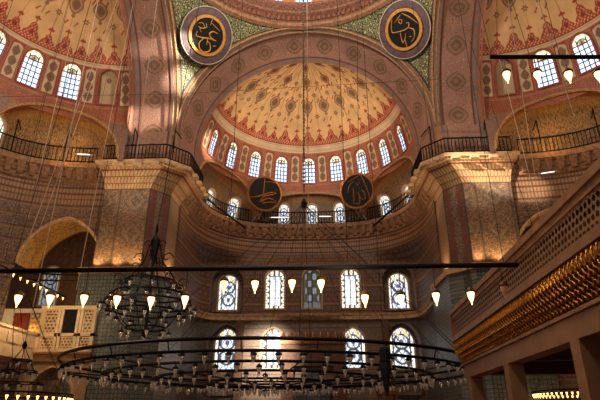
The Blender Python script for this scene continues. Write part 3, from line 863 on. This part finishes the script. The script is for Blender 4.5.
for s, st, lb in ((-1, S3, 'dark hanging disc with bright crossing gilt strokes below the middle half dome'), (1, S4, 'dark hanging disc with dim upright gilt letters below the middle half dome')):
    az = math.radians(s*31.5 + (.7 if s < 0 else 2.6)); r = 6.2
    roundel((r*math.sin(az), 28.6 + r*math.cos(az), 16.78), (-math.sin(az)*.7, -math.cos(az), -.22), 1.24, st, lb, False)

# ------------------------------------------------------------------ prayer wall furniture
def mihrab():
    root = empty('mihrab', (0.3, 35.9, 0), 'tall marble prayer niche with a red and gold band on the back wall', 'prayer niche')
    MB().box((-1.9, 35.25, 0), (-1.1, 35.7, 6.4)).box((1.5, 35.25, 0), (2.3, 35.7, 6.4)).box((-1.1, 35.25, 5.0), (1.5, 35.7, 6.4)).build('marble_frame', M_DSTONE, root)
    mb = MB().box((-2.0, 35.15, 6.4), (2.4, 35.7, 6.75)); mb.build('gold_band', plain('red_gold_band', (140,92,50), .5, .2, noise=.5, scale=7), root)
    mb = MB()
    for k in range(9): mb.lathe([(.2, 0), (.22, .1), (.1, .3), (.02, .5)], (-1.8 + k*.5, 35.4, 6.75), 6)
    mb.build('gilded_crest', M_GOLDD, root)
    mb = MB(); n = 12
    for k in range(n):
        pass
    mb.lathe([(1.3, 0), (1.3, 3.2), (1.0, 4.0), (.5, 4.6), (.05, 4.98)], (.2, 36.0, 0), 20); mb.build('niche', M_TILE2, root)
mihrab()
def minbar():
    root = empty('minbar', (4.6, 32.6, 0), 'carved pulpit with a pointed orange canopy beside the prayer wall', 'pulpit')
    MB().prism([(4.1,30.0),(5.1,30.0),(5.1,33.2),(4.1,33.2)], 0, 1.4).build('stair_body', M_TRIB, root)
    for x in (4.15, 5.05):
        for y in (32.15, 33.05): MB().lathe([(.09, 1.4), (.07, 1.6), (.06, 2.9), (.1, 3.1)], (x, y, 0), 8).build('post', M_TRIB, root)
    MB().box((4.0, 32.0, 3.1), (5.2, 33.2, 3.35)).build('canopy_cornice', M_GOLDD, root)
    MB().lathe([(.62, 3.35), (.5, 3.5), (.2, 4.0), (.1, 4.15), (.12, 4.2), (.02, 4.3)], (4.6, 32.6, 0), 8).build('spire', plain('orange_spire', (170,90,50), .5, noise=.4), root)
minbar()

# ------------------------------------------------------------------ the loge in the far corner of the side bay
def lattice(name, P, w, h, parent, mat, cell=.11, hole_r=.36, border=.06, res=None):
    res = res or cell / 5
    def hole(u, v):
        i = np.floor(v / (cell * .87)); fy = (v / (cell*.87) - i) - .5
        fx = ((u / cell + .5 * (i % 2)) % 1) - .5
        inb = (u > border) & (u < w - border) & (v > border) & (v < h - border)
        return inb & (np.hypot(fx, fy) < hole_r)
    return grid(name, np.arange(0, w + res, res), np.arange(0, h + res, res), P, flat((200,150,110)), mat, hole=hole, parent=parent, kind=None)
loge = empty('loge', (-12.7, 25.4, 4.7), 'cream marble loge with pierced screens under the tall shadowed arch', 'loge')
LY = 25.35; X0, X1 = -13.15, -10.35
mb = MB().box((X0, LY, 4.72), (X1, LY + .18, 4.86)); mb.box((X0, LY, 5.48), (X1, LY + .18, 5.64))
for x in (X0, -12.3, -12.12, -11.32, -11.14, X1 - .14): mb.box((x, LY, 4.8), (x + .14, LY + .18, 6.85))
mb.box((X0 - .02, LY - .03, 6.8), (X1 + .02, LY + .2, 6.98))
mb.build('screen_frame', M_CREAM, loge)
lat_mat = plain('pierced_marble', (226,192,146), .5, noise=.15)
def lp(x0, z0): return lambda U, V: (x0 + U, np.full(U.shape, LY + .06), z0 + V)
lattice('pierced_screen', lp(-13.01, 5.64), .73, 1.17, loge, lat_mat, .19, .34)
lattice('pierced_screen', lp(-11.0, 5.64), .52, 1.17, loge, lat_mat, .19, .34)
lattice('balustrade_panel', lp(-13.0, 4.86), 2.5, .62, loge, lat_mat, .17, .32)
mb = MB().box((-12.28, LY + .06, 5.64), (-11.98, LY + .16, 6.8)).box((-11.34, LY + .06, 5.64), (-11.18, LY + .16, 6.8)); mb.build('side_panel', M_CREAM, loge)
MB().box((-11.98, LY + .1, 5.64), (-11.32, LY + .16, 6.8)).build('dark_opening_panel', M_DARK, loge)  # solid slab, its dark colour painted as the shade of an opening
MB().box((X0 + .1, LY + .3, 4.8), (X1 - .1, LY + .4, 6.9)).build('inner_wall', plain('loge_inner', (120,90,60), .7), loge)
mb = MB()
for k in range(30): mb.box((X0 + .02 + k*.094, LY - .1, 4.5), (X0 + .08 + k*.094, LY + .1, 4.66))
mb.box((X0 - .05, LY - .16, 4.64), (X1 + .05, LY + .2, 4.74)); mb.box((X0, LY - .05, 4.3), (X1, LY + .2, 4.52))
mb.build('bracket_cornice', M_TRIB, loge)
mb = MB().box((X0 - .2, 16.5, 4.72), (X0, LY + .2, 5.5)); mb.box((X0 - .24, 16.5, 5.5), (X0 + .05, LY + .2, 5.62)); mb.box((X0 - .25, 16.5, 4.3), (X0 + .05, LY, 4.72))
for k in range(7): mb.box((X0 - .01, 16.8 + k*1.22, 4.9), (X0 + .04, 17.8 + k*1.22, 5.36))
mb.build('side_parapet', M_CREAM, loge)
MB().box((-19.0, 27.0, 4.8), (X0 - .1, 27.2, 7.2)).build('cream_wall', plain('cream_wall', (240,220,186), .7, noise=.08), loge)
mb = MB().box((-15.45, 26.9, 6.05), (-14.65, 27.0, 6.95)); mb.box((-15.07, 26.86, 6.05), (-15.02, 26.92, 6.95)); mb.build('red_shutter', M_RED, loge)
lattice('gilded_grille', lambda U, V: (-14.55 + U, np.full(U.shape, 26.9), 5.85 + V), .75, 1.1, loge, M_GOLD, .24, .36)
def fbase(U, V): return X0 + U, np.full(U.shape, LY + .12), V
grid('arched_base', np.linspace(-.6, X1 - X0, 90), np.linspace(0, 4.4, 110), fbase, flat((196,160,122), .25), M_CAP, hole=lambda u, z: inside_arch(u - 1.05, z, 2.1, 4.0, True), parent=loge, kind=None)
o2 = outline(2.1, 4.0, True, 24); mb = MB(); mb.strip([(X0 + 1.05 + x, LY + .1, z) for x, z in o2], [(X0 + 1.05 + x, LY + .7, z) for x, z in o2], True); mb.tube([(X0 + 1.05 + x*1.06, LY + .1, z*1.02) for x, z in o2[2:]], .06, 5); mb.build('arch_reveal', M_STONE, loge)
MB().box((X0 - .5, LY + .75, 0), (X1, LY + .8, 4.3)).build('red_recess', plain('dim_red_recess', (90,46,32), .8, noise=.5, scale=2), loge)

# ------------------------------------------------------------------ tribune at the side
TX = 5.95; TY0, TY1 = 6.0, 20.6
def tz(z): return 1.6 + (z - 1.6) * .94
trib = empty('tribune', (TX, TY1, 0), 'carved brown stone tribune with pierced parapet and gilded honeycomb cornice on square pillars', 'tribune')
def tbox(mb, x0, x1, z0, z1, y0=TY0, y1=TY1): return mb.box((x0, y0, tz(z0)), (x1, y1, tz(z1)))
mb = tbox(MB(), TX - .1, TX + .22, 5.68, 5.86); tbox(mb, TX - .04, TX + .2, 5.52, 5.68); mb.build('coping', M_TRIB, trib)
lattice('pierced_parapet', lambda U, V: (np.full(U.shape, TX), TY0 + U, tz(4.84) + V), TY1 - TY0, .66, trib, M_TRIB, .17, .38, .04, .024)
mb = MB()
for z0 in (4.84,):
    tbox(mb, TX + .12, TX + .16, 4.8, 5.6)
mb.build('parapet_backing', plain('painted_shade', (84,54,34), .8), trib)  # sheet added behind the holes, painted as the dark gallery interior
mb = tbox(MB(), TX - .06, TX + .22, 4.74, 4.86); tbox(mb, TX - .1, TX + .22, 4.62, 4.76); mb.box((TX - .1, TY1, tz(4.62)), (TX + 6, TY1 + .15, tz(5.86))); mb.build('lower_rail', M_TRIB, trib)
tbox(MB(), TX - .02, TX + .2, 4.3, 4.64).build('crest_ground', M_CRESTG, trib)
mb = MB(); n = int((TY1 - TY0) / .2)
for k in range(n):
    y = TY0 + .1 + k * .2
    pts = [(TX - .05, y + .075*math.cos(q), tz(4.46) + .12*math.sin(q)) for q in np.linspace(0, 2*PI, 11)[:-1]]
    mb.tube(pts, .017, 5, closed=True); mb.lathe([(.02, tz(4.36)), (.035, tz(4.45)), (.01, tz(4.54))], (TX - .04, y, 0), 6)
mb.build('palmette_crest', M_GOLD, trib)
mb = MB()
rows = [(tz(4.30), TX - .05, 0), (tz(4.15), TX + .03, .5), (tz(4.0), TX + .11, 0), (tz(3.87), TX + .19, .5)]
for zt, x, off in rows:
    cw = .2
    for k in range(int((TY1 - TY0) / cw)):
        y = TY0 + (k + off) * cw
        if y + cw > TY1 + .01: continue
        a, b, m = y + .01, y + cw - .01, y + cw/2
        # one cell: a gilt pointed frame round a dark hollow, with a bead at its foot
        mb.tube([(x - .02, a, zt), (x + .0, a + .005, zt - .07), (x + .05, m, zt - .15), (x + .0, b - .005, zt - .07), (x - .02, b, zt)], [.012, .015, .02, .015, .012], 5)
        mb.lathe([(.012, 0), (.034, .03), (.012, .07)], (x + .03, m, zt - .2), 5)
mb.build('honeycomb_cornice', M_GOLD, trib)
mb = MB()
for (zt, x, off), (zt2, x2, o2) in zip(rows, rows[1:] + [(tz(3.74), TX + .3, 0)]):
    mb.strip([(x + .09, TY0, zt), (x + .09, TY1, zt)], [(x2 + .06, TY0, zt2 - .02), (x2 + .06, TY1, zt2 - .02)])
mb.build('cornice_ground', plain('deep_brown', (44,22,12), .7), trib)  # ground painted dark for the shade inside the cell hollows
mb = tbox(MB(), TX + .12, TX + .5, 3.68, 3.76); tbox(mb, TX + .2, TX + .62, 3.2, 3.68); mb.build('architrave', M_TRIB, trib)
mb = tbox(MB(), TX + .4, TX + 6.5, 3.7, 3.85); mb.build('soffit', M_WOOD, trib)
tbox(MB(), TX + .25, TX + 6.5, 4.55, 4.62).build('deck', M_WOOD, trib)
for y in (6.2, 10.55, 15.2, 19.75):
    mb = MB().box((TX + .2, y, -.5), (TX + .62, y + .42, tz(3.2))); mb.box((TX + .14, y - .06, -.86), (TX + .68, y + .48, -.5)); mb.build('pillar', M_TRIB, trib)
for y in (10.6, 15.25, 19.8):
    MB().box((TX + .5, y, tz(3.3)), (TX + 6, y + .3, tz(3.7))).build('cross_beam', M_TRIBD, trib)

trib.rotation_euler = (0, 0, math.radians(-1.65)); trib.scale = (.65, .65, .65); trib.location = (4.18, 13.39, .56)

# ------------------------------------------------------------------ lamps
def copy_obj(o, parent, M):
    c = o.copy(); COL.objects.link(c); c.parent = parent; c.matrix_parent_inverse = Matrix.Identity(4); c.matrix_local = M; return c
def lamp_meshes(key, scale, glass, lit):
    cap = MB().lathe([(.014, .36), (.03, .33), (.06, .31), (.1, .27), (.115, .235), (.1, .215)], n=10)
    gl = MB().lathe([(.074, .235), (.084, .2), (.078, .15), (.058, .08), (.036, .02), (.02, -.01), (.014, -.04), (.018, -.055), (.004, -.08)], n=12)
    for m in (cap, gl): m.v = [(x*scale, y*scale, z*scale) for x, y, z in m.v]
    return cap.mesh('lamp_cap', True), gl.mesh('lamp_glass', True)
BIGCAP, BIGGLASS = lamp_meshes('big', .65, None, True)
SMCAP, SMGLASS = lamp_meshes('small', .7, None, False)
BULBCAP, BULBGLASS = lamp_meshes('bulb', .46, None, True)
def lamp(parent, loc, cap, glass, mat, stem_top=None, stem_r=.012, capmat=None, sub=True, nm='pendant_lamp'):
    """cap and stem are the part, the glass its sub-part; loc is the bottom of the cap's frame in world space"""
    me = cap
    Pl = Vector(parent.location); o = bpy.data.objects.new(nm, me.copy() if False else me); COL.objects.link(o)
    if not me.materials: me.materials.append(capmat or M_BROWNCAP)
    o.parent = parent; o.location = Vector(loc) - Pl
    if stem_top is not None:
        zt = max(v.co.z for v in me.vertices)
        m2 = MB(); m2.v = [tuple(v.co) for v in me.vertices]; m2.f = [tuple(p.vertices) for p in me.polygons]
        m2.tube([(0, 0, zt - .01), (0, 0, stem_top - loc[2])], stem_r, 4); mm = m2.mesh('lamp_cap'); mm.materials.append(capmat or M_BROWNCAP); o.data = mm
    if not glass.materials: glass.materials.append(mat)
    g = bpy.data.objects.new('glass_shade', glass); COL.objects.link(g); g.parent = o
    if glass.materials[0] != mat:
        g.material_slots[0].link = 'OBJECT'; g.material_slots[0].material = mat
    return o

P_, YAW = math.radians(23.3), math.radians(2.54)
CAM = Vector((.9, 0, 1.6)); F = 517.0
def at(px, py, Y):
    """photo pixel -> the point of its sight line on the plane y = Y"""
    a, b = (px - 300) / F, (200 - py) / F
    f = Vector((0, math.cos(P_) - b*math.sin(P_), math.sin(P_) + b*math.cos(P_))); d = Vector((a, f.y, f.z))
    d = Matrix.Rotation(YAW, 3, 'Z') @ d
    return CAM + d * ((Y - CAM.y) / d.y)

# long lamp bar across the nave
BY = 7.8
bz = at(300, 267.5, BY).z
bl, br_ = at(-40, 270, BY).x, at(517, 263, BY).x
bar = empty('lamp_bar', ((bl + br_)/2, BY, bz), 'long black iron bar of lit lamps spanning the nave above the great ring chandelier', 'lamp bar', 'iron lamp bars')
MB().tube([(bl, BY, bz), (br_, BY, bz)], .04, 8).build('bar', M_IRON, bar)
for px, py, lit in ((18,299,1),(50,299,1),(84,299,1),(117,300,1),(151,301,1),(185,300,1),(224,285,0),(255,285,1),(292,284,1),(321,284,1),(365,299,1),(401,299,1),(436,297,1),(471,296,1),(504,290,2)):
    p = at(px, py, BY)
    lamp(bar, (p.x, BY, p.z - .085), BIGCAP, BIGGLASS, M_LAMP if lit == 1 else M_AMBER if lit == 2 else M_LAMPC, bz, .008)
for x in (bl + .7, -2.8, -.6, 1.3, br_ - .2):
    MB().tube([(x, BY, bz), (x*.97, BY + .1, 17.5)], .005, 4).build('suspension_cable', M_CABLE, bar)
# upper bar
UY = 6.5; p0 = at(490, 57, UY); p1 = at(640, 57, UY)
ub = empty('lamp_bar', ((p0.x + p1.x)/2, UY, p0.z), 'short high iron bar with lit lamps in front of the side half dome windows', 'lamp bar', 'iron lamp bars')
MB().tube([p0, p1], .033, 8).build('bar', M_IRON, ub)
for px in (507, 538, 569, 599):
    p = at(px, 77, UY); lamp(ub, (p.x, UY, p.z - .065), BIGCAP, BIGGLASS, M_LAMP, p0.z, .008)
for a, b in (((492,57),(478,0)), ((530,57),(505,-20)), ((560,57),(540,-20))):
    q = at(b[0], b[1], 7.15); MB().tube([at(a[0], a[1], UY), q + (q - at(a[0], a[1], UY))*4], .005, 4).build('suspension_cable', M_CABLE, ub)
# side string of bulbs in the side bay
s0, s1 = at(2, 268, 17.6), at(62, 299, 22.6)
sx = (s0.x + s1.x)/2; sz = (s0.z + s1.z)/2
sb = empty('lamp_bar', (sx, 20, sz), 'receding iron bar of small lit bulbs in front of the tall shadowed arch', 'lamp bar', 'iron lamp bars')
MB().tube([(sx, 17.2, sz + .12), (sx, 22.8, sz + .12)], .03, 6).build('bar', M_IRON, sb)
for k in range(11): lamp(sb, (sx, 17.5 + k*.5, sz - .06), BULBCAP, BULBGLASS, M_LAMPC, sz + .12)
for y in (17.6, 22.4): MB().tube([(sx, y, sz + .12), (sx + .3, y, 21.5)], .008, 4).build('suspension_cable', M_CABLE, sb)

# great ring chandelier
RC = Vector((-.9, 18.0, 3.05))
rc = empty('ring_chandelier', RC, 'huge ring chandelier of concentric black hoops hung with clear glass lamps', 'chandelier', 'chandeliers')
def hoop(parent, c, r, z, rad, mat=M_IRON, n=96, nm='hoop'):
    return MB().tube([(c.x + r*math.cos(2*PI*k/n), c.y + r*math.sin(2*PI*k/n), z) for k in range(n)], rad, 6, closed=True).build(nm, mat, parent, smooth=True)
hoop(rc, RC, 6.5, 3.3, .045)
RINGS = [(6.4, 3.05, 74), (5.25, 2.95, 62), (3.75, 2.87, 46), (2.0, 2.8, 26), (.7, 2.72, 10)]
spots = []
for r, z, n in RINGS:
    hoop(rc, RC, r, z, .038)
    for k in range(n):
        q = 2*PI*(k + .5*(n % 4 == 0))/n; spots.append((RC.x + r*math.cos(q), RC.y + r*math.sin(q), z, .05 if k % 2 and r < 6 else .0))
spots.sort(key=lambda p: (p[0] - CAM.x)**2 + (p[1])**2)
for i, (x, y, z, drop) in enumerate(spots[:100]):
    lamp(rc, (x, y, z - drop - .25), SMCAP, SMGLASS, M_CLEAR, z, .008, M_IRON, nm='glass_lamp')
rest = MB(); restc = MB()
for x, y, z, drop in spots[100:]:
    zz = z - drop - .25; s = .7
    rest.lathe([(.078*s, .235*s), (.088*s, .2*s), (.07*s, .08*s), (.03*s, -.01*s), (.004*s, -.07*s)], (x, y, zz), 8)
    restc.tube([(x, y, zz + .2), (x, y, z)], .008, 4); restc.lathe([(.03*s, .33*s), (.1*s, .235*s)], (x, y, zz), 8)
o = rest.build('glass_lamps', M_CLEAR, rc, smooth=True); o['kind'] = 'stuff'
o = restc.build('lamp_caps', M_IRON, rc); o['kind'] = 'stuff'
mb = MB()
for k in range(24):
    q = 2*PI*k/24; mb.tube([RC + Vector((6.5*math.cos(q), 6.5*math.sin(q), .25)), RC + Vector((6.4*math.cos(q), 6.4*math.sin(q), 0))], .014, 4)
for k in range(8):
    q = 2*PI*(k + .3)/8
    mb.tube([RC + Vector((r*math.cos(q), r*math.sin(q), z - 3.05)) for r, z, n in RINGS], .022, 4)
mb.build('spokes', M_IRON, rc)
hub = Vector((.25, RC.y, 9.2))
for k in range(16):
    q = 2*PI*(k + .5)/16
    if abs(math.degrees(q) - 222) < 32: continue
    MB().tube([RC + Vector((6.5*math.cos(q), 6.5*math.sin(q), .25)), hub], .011, 4).build('suspension_cable', M_CABLE, rc)
MB().lathe([(.03, -.2), (.12, -.05), (.12, .05), (.03, .2)], hub, 8).build('hub', M_IRON, rc)
mb = MB(); mb.tube([hub, (.25, CY, 35.9)], .022, 6)
for k in range(150): mb.lathe([(.02, 0), (.05, .03), (.05, .07), (.02, .1)], (.25, hub.y + (CY - hub.y)*(k*.178)/26.7, hub.z + k*.178), 6)
mb.build('main_chain', plain('old_chain', (160,126,94), .6, .1), rc)
MB().tube([hub + Vector((.16, 0, 0)), (.42, CY, 35.9)], .014, 5).build('pale_rope', M_WCABLE, rc)

# wrought iron cage chandelier
wc0 = at(150, 290, 15.0); WC = Vector((wc0.x, 15.0, wc0.z))
def zz_(py): return at(150, py, 15.0).z
wc = empty('cage_chandelier', WC, 'black wrought-iron scroll chandelier with several tiers of unlit glass cups before the tiled pier', 'chandelier', 'chandeliers')
zt, z1, z2, z3, zb = zz_(240), zz_(282), zz_(295), zz_(312), zz_(328)
for r, z in ((.75, z1), (1.05, z2), (1.25, zz_(304)), (.95, z3), (.55, zb)): hoop(wc, WC, r, z, .028, n=48)
mb = MB()
for k in range(8):
    q = 2*PI*k/8; d = Vector((math.cos(q), math.sin(q), 0))
    def pt(r, z): return (WC.x + d.x*r, WC.y + d.y*r, z)
    sp = smooth_line([pt(.08, zt), pt(.2, zz_(250)), pt(.3, zz_(262)), pt(.5, zz_(270)), pt(.75, z1)], 5)
    if k % 2 == 0: mb.tube(sp, .022, 5)
    for ra, za, rb_, zb_ in ((.75, z1, 1.05, z2), (1.05, z2, 1.25, zz_(304)), (1.25, zz_(304), .95, z3), (.95, z3, .55, zb), (.55, zb, .05, zz_(330))):
        mb.tube(smooth_line([pt(ra, za), pt((ra+rb_)/2, (za+zb_)/2 - .07), pt(rb_, zb_)], 5), .013, 4)
    for r0, z0, s in (((.42, zz_(258), .2), (.95, zz_(284), .2), (1.1, zz_(310), .18), (.2, zz_(244), .14)) if k % 2 == 0 else ((.5, zz_(270), .16), (.95, zz_(284), .2))):
        mb.tube([pt(r0 + s*(1 - t/9)*math.cos(t*.75), z0 + s*(1 - t/9)*math.sin(t*.75)) for t in range(9)], .016, 4)
mb.build('scroll_frame', M_IRON, wc)
MB().lathe([(.03, zt + .5), (.05, zt + .3), (.02, zt + .2), (.14, zt), (.1, zz_(255)), (.05, zz_(262)), (.04, zz_(330)), (.1, zz_(333)), (.01, zz_(338))], (WC.x, WC.y, 0), 8).build('stem', M_IRON, wc)
for r, z, n in ((.8, z1, 8), (1.1, z2, 12), (1.3, zz_(304), 14), (1.0, z3, 12), (.6, zb, 8)):
    for k in range(n):
        q = 2*PI*(k + .5)/n; x, y = WC.x + (r + .06)*math.cos(q), WC.y + (r + .06)*math.sin(q)
        lamp(wc, (x, y, z - .3), SMCAP, SMGLASS, M_CLEAR, z, .01, M_IRON, nm='glass_cup')
MB().tube([(WC.x, WC.y, zt + .4), (WC.x + .6, WC.y + 1.5, 24.0)], .014, 5).build('suspension_cable', M_CABLE, wc)

# tiered chandelier and lit ring in the side bay; a lit ring beyond the tribune
tc0 = at(24, 349, 20.0); TC = Vector((tc0.x, 20, tc0.z))
tc = empty('tiered_chandelier', TC, 'small cone-shaped chandelier of tiered glass lamps hanging before the cream loge', 'chandelier', 'chandeliers')
for r, py in ((.35, 360), (.6, 371), (.85, 383)):
    z = at(24, py, 20).z; hoop(tc, TC, r, z, .025, n=40)
    n = int(r*16)
    for k in range(n):
        q = 2*PI*k/n; lamp(tc, (TC.x + r*math.cos(q), TC.y + r*math.sin(q), z - .24), SMCAP, SMGLASS, M_CLEAR, z, .008, M_IRON, nm='glass_lamp')
mb = MB()
for k in range(6):
    q = 2*PI*k/6; mb.tube([TC + Vector((0, 0, .1)), Vector((TC.x + .85*math.cos(q), TC.y + .85*math.sin(q), at(24, 383, 20).z))], .014, 4)
mb.lathe([(.02, .3), (.1, .15), (.05, .0)], TC, 8); mb.build('stays', M_IRON, tc)
MB().tube([TC + Vector((0, 0, .25)), (TC.x + .4, 19.6, 24.0)], .02, 5).build('suspension_rope', M_WCABLE, tc)
def lit_ring(c, R0, label, n=54):
    root = empty('lit_ring_chandelier', c, label, 'chandelier', 'chandeliers')
    for r, dz, m in ((R0, 0, n), (R0*.92, -.34, n - 4)):
        hoop(root, c, r, c.z + dz, .03)
        for k in range(m):
            q = 2*PI*k/m; lamp(root, (c.x + r*math.cos(q), c.y + r*math.sin(q), c.z + dz - .2), BULBCAP, BULBGLASS, M_LAMPC, c.z + dz, .01, M_IRON, nm='lit_bulb')
    for k in range(8):
        q = 2*PI*k/8; MB().tube([c + Vector((R0*math.cos(q), R0*math.sin(q), 0)), c + Vector((0, 0, 4.2))], .009, 4).build('stay_wire', M_CABLE, root)
    for dx, m in ((-.1, M_CABLE), (.1, M_WCABLE)):
        MB().tube([c + Vector((dx, 0, 4.2)), c + Vector((dx*8 + (1.2 if c.x < 0 else -1.2), 1, 21.5))], .016, 4).build('suspension_rope', m, root)
    return root
p = at(20, 392, 14.5); lit_ring(Vector((-9.7, 16.9, p.z + .06)), 2.5, 'ring chandelier of glowing bulbs at the foot of the cream loge')
p = at(568, 392, 22.0); lit_ring(Vector((11.4, 23.4, p.z + .1)), 1.7, 'ring chandelier of glowing bulbs seen between the pillars under the tribune')

# loose ropes that tie the side chandeliers to the vaults: each ends on the arch above
for (a, b, Yb, Yt, pale) in (((33,198),(47,140),20,20.6,1),((44,217),(75,130),20,21,1),((81,266),(101,165),19,20,1),((136,158),(157,0),17,18,1),((0,38),(9,12),17,17,0),
                             ((430,140),(412,0),20,19,0),((360,330),(358,110),20,19,0),((531,150),(508,0),16,16,1),((566,90),(538,0),14,14,1)):
    p0, p1 = at(a[0], a[1], Yb), at(b[0], b[1], Yt)
    d = (p1 - p0).normalized()
    q0 = p0 - d*(1.0 if a[1] < 300 else 0); q1 = p1 + d*(24.2 - p1.z)/max(.3, d.z)
    par = tc if a[0] < 110 else (wc if a[0] < 200 else (rc if a[0] < 450 else ub))
    MB().tube([q0, q1], .014 if pale else .010, 5).build('hanging_rope', M_WCABLE if pale else M_CABLE, par)
MB().tube([at(-30, 97, 20.5), at(180, 94, 20.5), at(300, 87, 20.5), at(440, 79, 20.5)], .009, 4).build('trim_wire', M_CABLE, kind='structure')

# fluorescent tubes by the gallery railings
def tube_light(p, q, label):
    root = empty('fluorescent_tube', (p + q)/2, label, 'tube light', 'fluorescent tubes')
    MB().tube([p, q], .035, 8).build('tube', M_TUBE, root)
    d = (q - p).normalized(); m = MB()
    for e, s in ((p, 1), (q, -1)): m.tube([e - d*.04*s, e + d*.1*s], .05, 6)
    m.tube([p + Vector((0, 0, -.03)), q + Vector((0, 0, -.03))], .03, 4)
    m.build('end_fittings', M_PALE, root)
tube_light(at(76, 154, 24.5), at(92, 155, 24.5), 'short white tube light behind the railing above the tall shadowed arch')
tube_light(at(539, 174, 24.0), at(556, 171.5, 24.0), 'short white tube light behind the railing above the carved tribune')
tube_light(at(270, 217.5, 34.6), at(290, 217.5, 34.6), 'white tube light on the back gallery railing, under the brighter disc')
tube_light(at(318, 216.5, 34.6), at(332, 216.5, 34.6), 'white tube light on the back gallery railing, under the dimmer disc')

# long black bundle hanging before the prayer wall
bp = at(384, 346, 11.2); bq = at(386, 396, 11.2)
hb = empty('hanging_bundle', (bp.x, 11.2, bq.z), 'long black hanging bundle tapering to a narrow tail before the prayer wall', 'bundle')
H = bp.z - bq.z
MB().lathe([(.03, H), (.1, H*.96), (.125, H*.85), (.105, H*.7), (.125, H*.55), (.1, H*.42), (.07, H*.34), (.08, H*.25), (.04, H*.1), (.015, 0)], (bp.x, 11.2, bq.z), 9).build('black_wrap', M_BLACK, hb)
mb = MB()
for t in (.35, .68, .9): mb.tube([(bp.x + .115*math.cos(q), 11.2 + .115*math.sin(q), bq.z + H*t) for q in np.linspace(0, 2*PI, 13)[:-1]], .012, 5, closed=True)
mb.build('tie_cord', M_IRON, hb)
MB().tube([(bp.x, 11.2, bp.z), (bp.x - .1, 11.3, 24.0)], .006, 4).build('suspension_cable', M_CABLE, hb)

# ------------------------------------------------------------------ floor
mb = MB().box((-24, -14, -.2), (24, 40, 0)); mb.build('floor', M_CARPET, kind='structure')

# ------------------------------------------------------------------ light
def point(loc, e, c=(255,190,120), r=.3):
    l = bpy.data.lights.new('fill_light', 'POINT'); l.energy = e; l.color = [float(x) for x in lin(c)]; l.shadow_soft_size = r
    o = bpy.data.objects.new('fill_light', l); COL.objects.link(o); o.location = loc; return o
def spot(loc, target, e, ang, c=(255,220,170), r=.2, blend=.5):
    l = bpy.data.lights.new('spot_light', 'SPOT'); l.energy = e; l.color = [float(x) for x in lin(c)]; l.shadow_soft_size = r; l.spot_size = math.radians(ang); l.spot_blend = blend
    o = bpy.data.objects.new('spot_light', l); COL.objects.link(o); o.location = loc
    o.rotation_euler = (Vector(target) - Vector(loc)).to_track_quat('-Z', 'Y').to_euler(); return o
WARM = (255,228,194)
point((0, 17.0, 23.5), 2700, (255,243,228), .8)  # unseen fill light added under the dome to brighten the half domes
# floodlights on the galleries, turned up into the half domes
for s in (-1, 1): spot((s*4.6, 27.2, 17.6), (-s*1.5, 34.5, 22.5), 700, 120, (255,238,212), .3, .9)
spot((-12.0, 14, 16.0), (-14.5, 23.5, 21.0), 900, 120, (255,238,212), .3, .9); spot((12.0, 14, 16.0), (14.5, 23.5, 21.0), 560, 120, (255,238,212), .3, .9)
# uplights on the pier ledges
for s in (-1, 1):
    for x, y, e in ((8.9, 25.5, 90), (9.9, 25.5, 90), (10.9, 25.5, 90)):
        spot((s*x, y, 9.06), (s*x*.995, y + .34, 11.2), e, 140, (255,210,146), .12, 1.0)
    spot((s*7.35, 27.7, 9.06), (s*7.62, 27.9, 11.0), 90, 140, (255,210,146), .12, 1.0)
    point((s*12.9, 27.2, 7.6), 120, (255,200,120), .1)  # unseen lights added here and below for gold glow in arches and exedrae
    point((s*13.2, 24.6, 15.6), 60, (255,196,110), .1); point((s*5.6, 32.6, 15.7), 25, (255,200,130), .1)
    spot((s*9.6, 21.5, 10.5), (s*9.4, 25.8, 14.3), 560 if s < 0 else 700, 50, (255,238,210), .2, .8)  # unseen spots added, this and the next, to brighten the capitals
    spot((s*4.2, 25.5, 12.2), (s*7.0, 28.8, 14.2), 260, 60, WARM, .2, .8)
point((-12.2, 22.8, 6.6), 130, (255,222,170), .2); point((-15.2, 25.2, 6.3), 40, (255,222,170), .2)  # unseen fill added to brighten the loge
# unseen fill lights added to brighten the nave and the tribune
point((0, 4, 10), 760, (255,240,218), 1.0)
point((-5, 12, 5), 190, WARM, .4); point((1.2, 7.5, 3.3), 34, WARM, .3)
# narrow spots added indoors to stand in for sun through high windows
SUN = (255,244,226)
def aimed(px, py, Y, src, e, ang, blend=1.0):
    spot(src, at(px, py, Y), e*5.5, ang, SUN, .05, blend)
aimed(158, 48, 24.5, (9.5, 20, 21.0), 8500, 6); aimed(152, 116, 25.6, (9.5, 21, 20.4), 10000, 6)
aimed(183, 80, 25.4, (6.0, 14, 20.5), 9000, 7, 1.0); aimed(215, 146, 30.2, (4.6, 29.6, 19.6), 1900, 13)
aimed(482, 168, 25.3, (-7.0, 17, 20.0), 9500, 6.5, .6)
spot((-2.2, 31.2, 7.6), (-2.9, 35.6, 5.4), 3600, 62, SUN, .4, 1.0)  # unseen spot added to brighten the wall round the low window

w = bpy.data.worlds.new('World'); bpy.context.scene.world = w; w.use_nodes = True
bg = w.node_tree.nodes['Background']; bg.inputs[0].default_value = L4((255,242,228)); bg.inputs[1].default_value = .09

# ------------------------------------------------------------------ camera
cam = bpy.data.cameras.new('camera'); co = bpy.data.objects.new('camera', cam); COL.objects.link(co)
co.location = CAM; co.rotation_euler = (PI/2 + P_, 0, YAW); cam.sensor_width = 36; cam.lens = F / 600 * 36; cam.clip_end = 200
sc = bpy.context.scene; sc.camera = co
sc.view_settings.view_transform = 'Standard'; sc.view_settings.look = 'None'; sc.view_settings.exposure = 0.12; sc.view_settings.gamma = 0.95
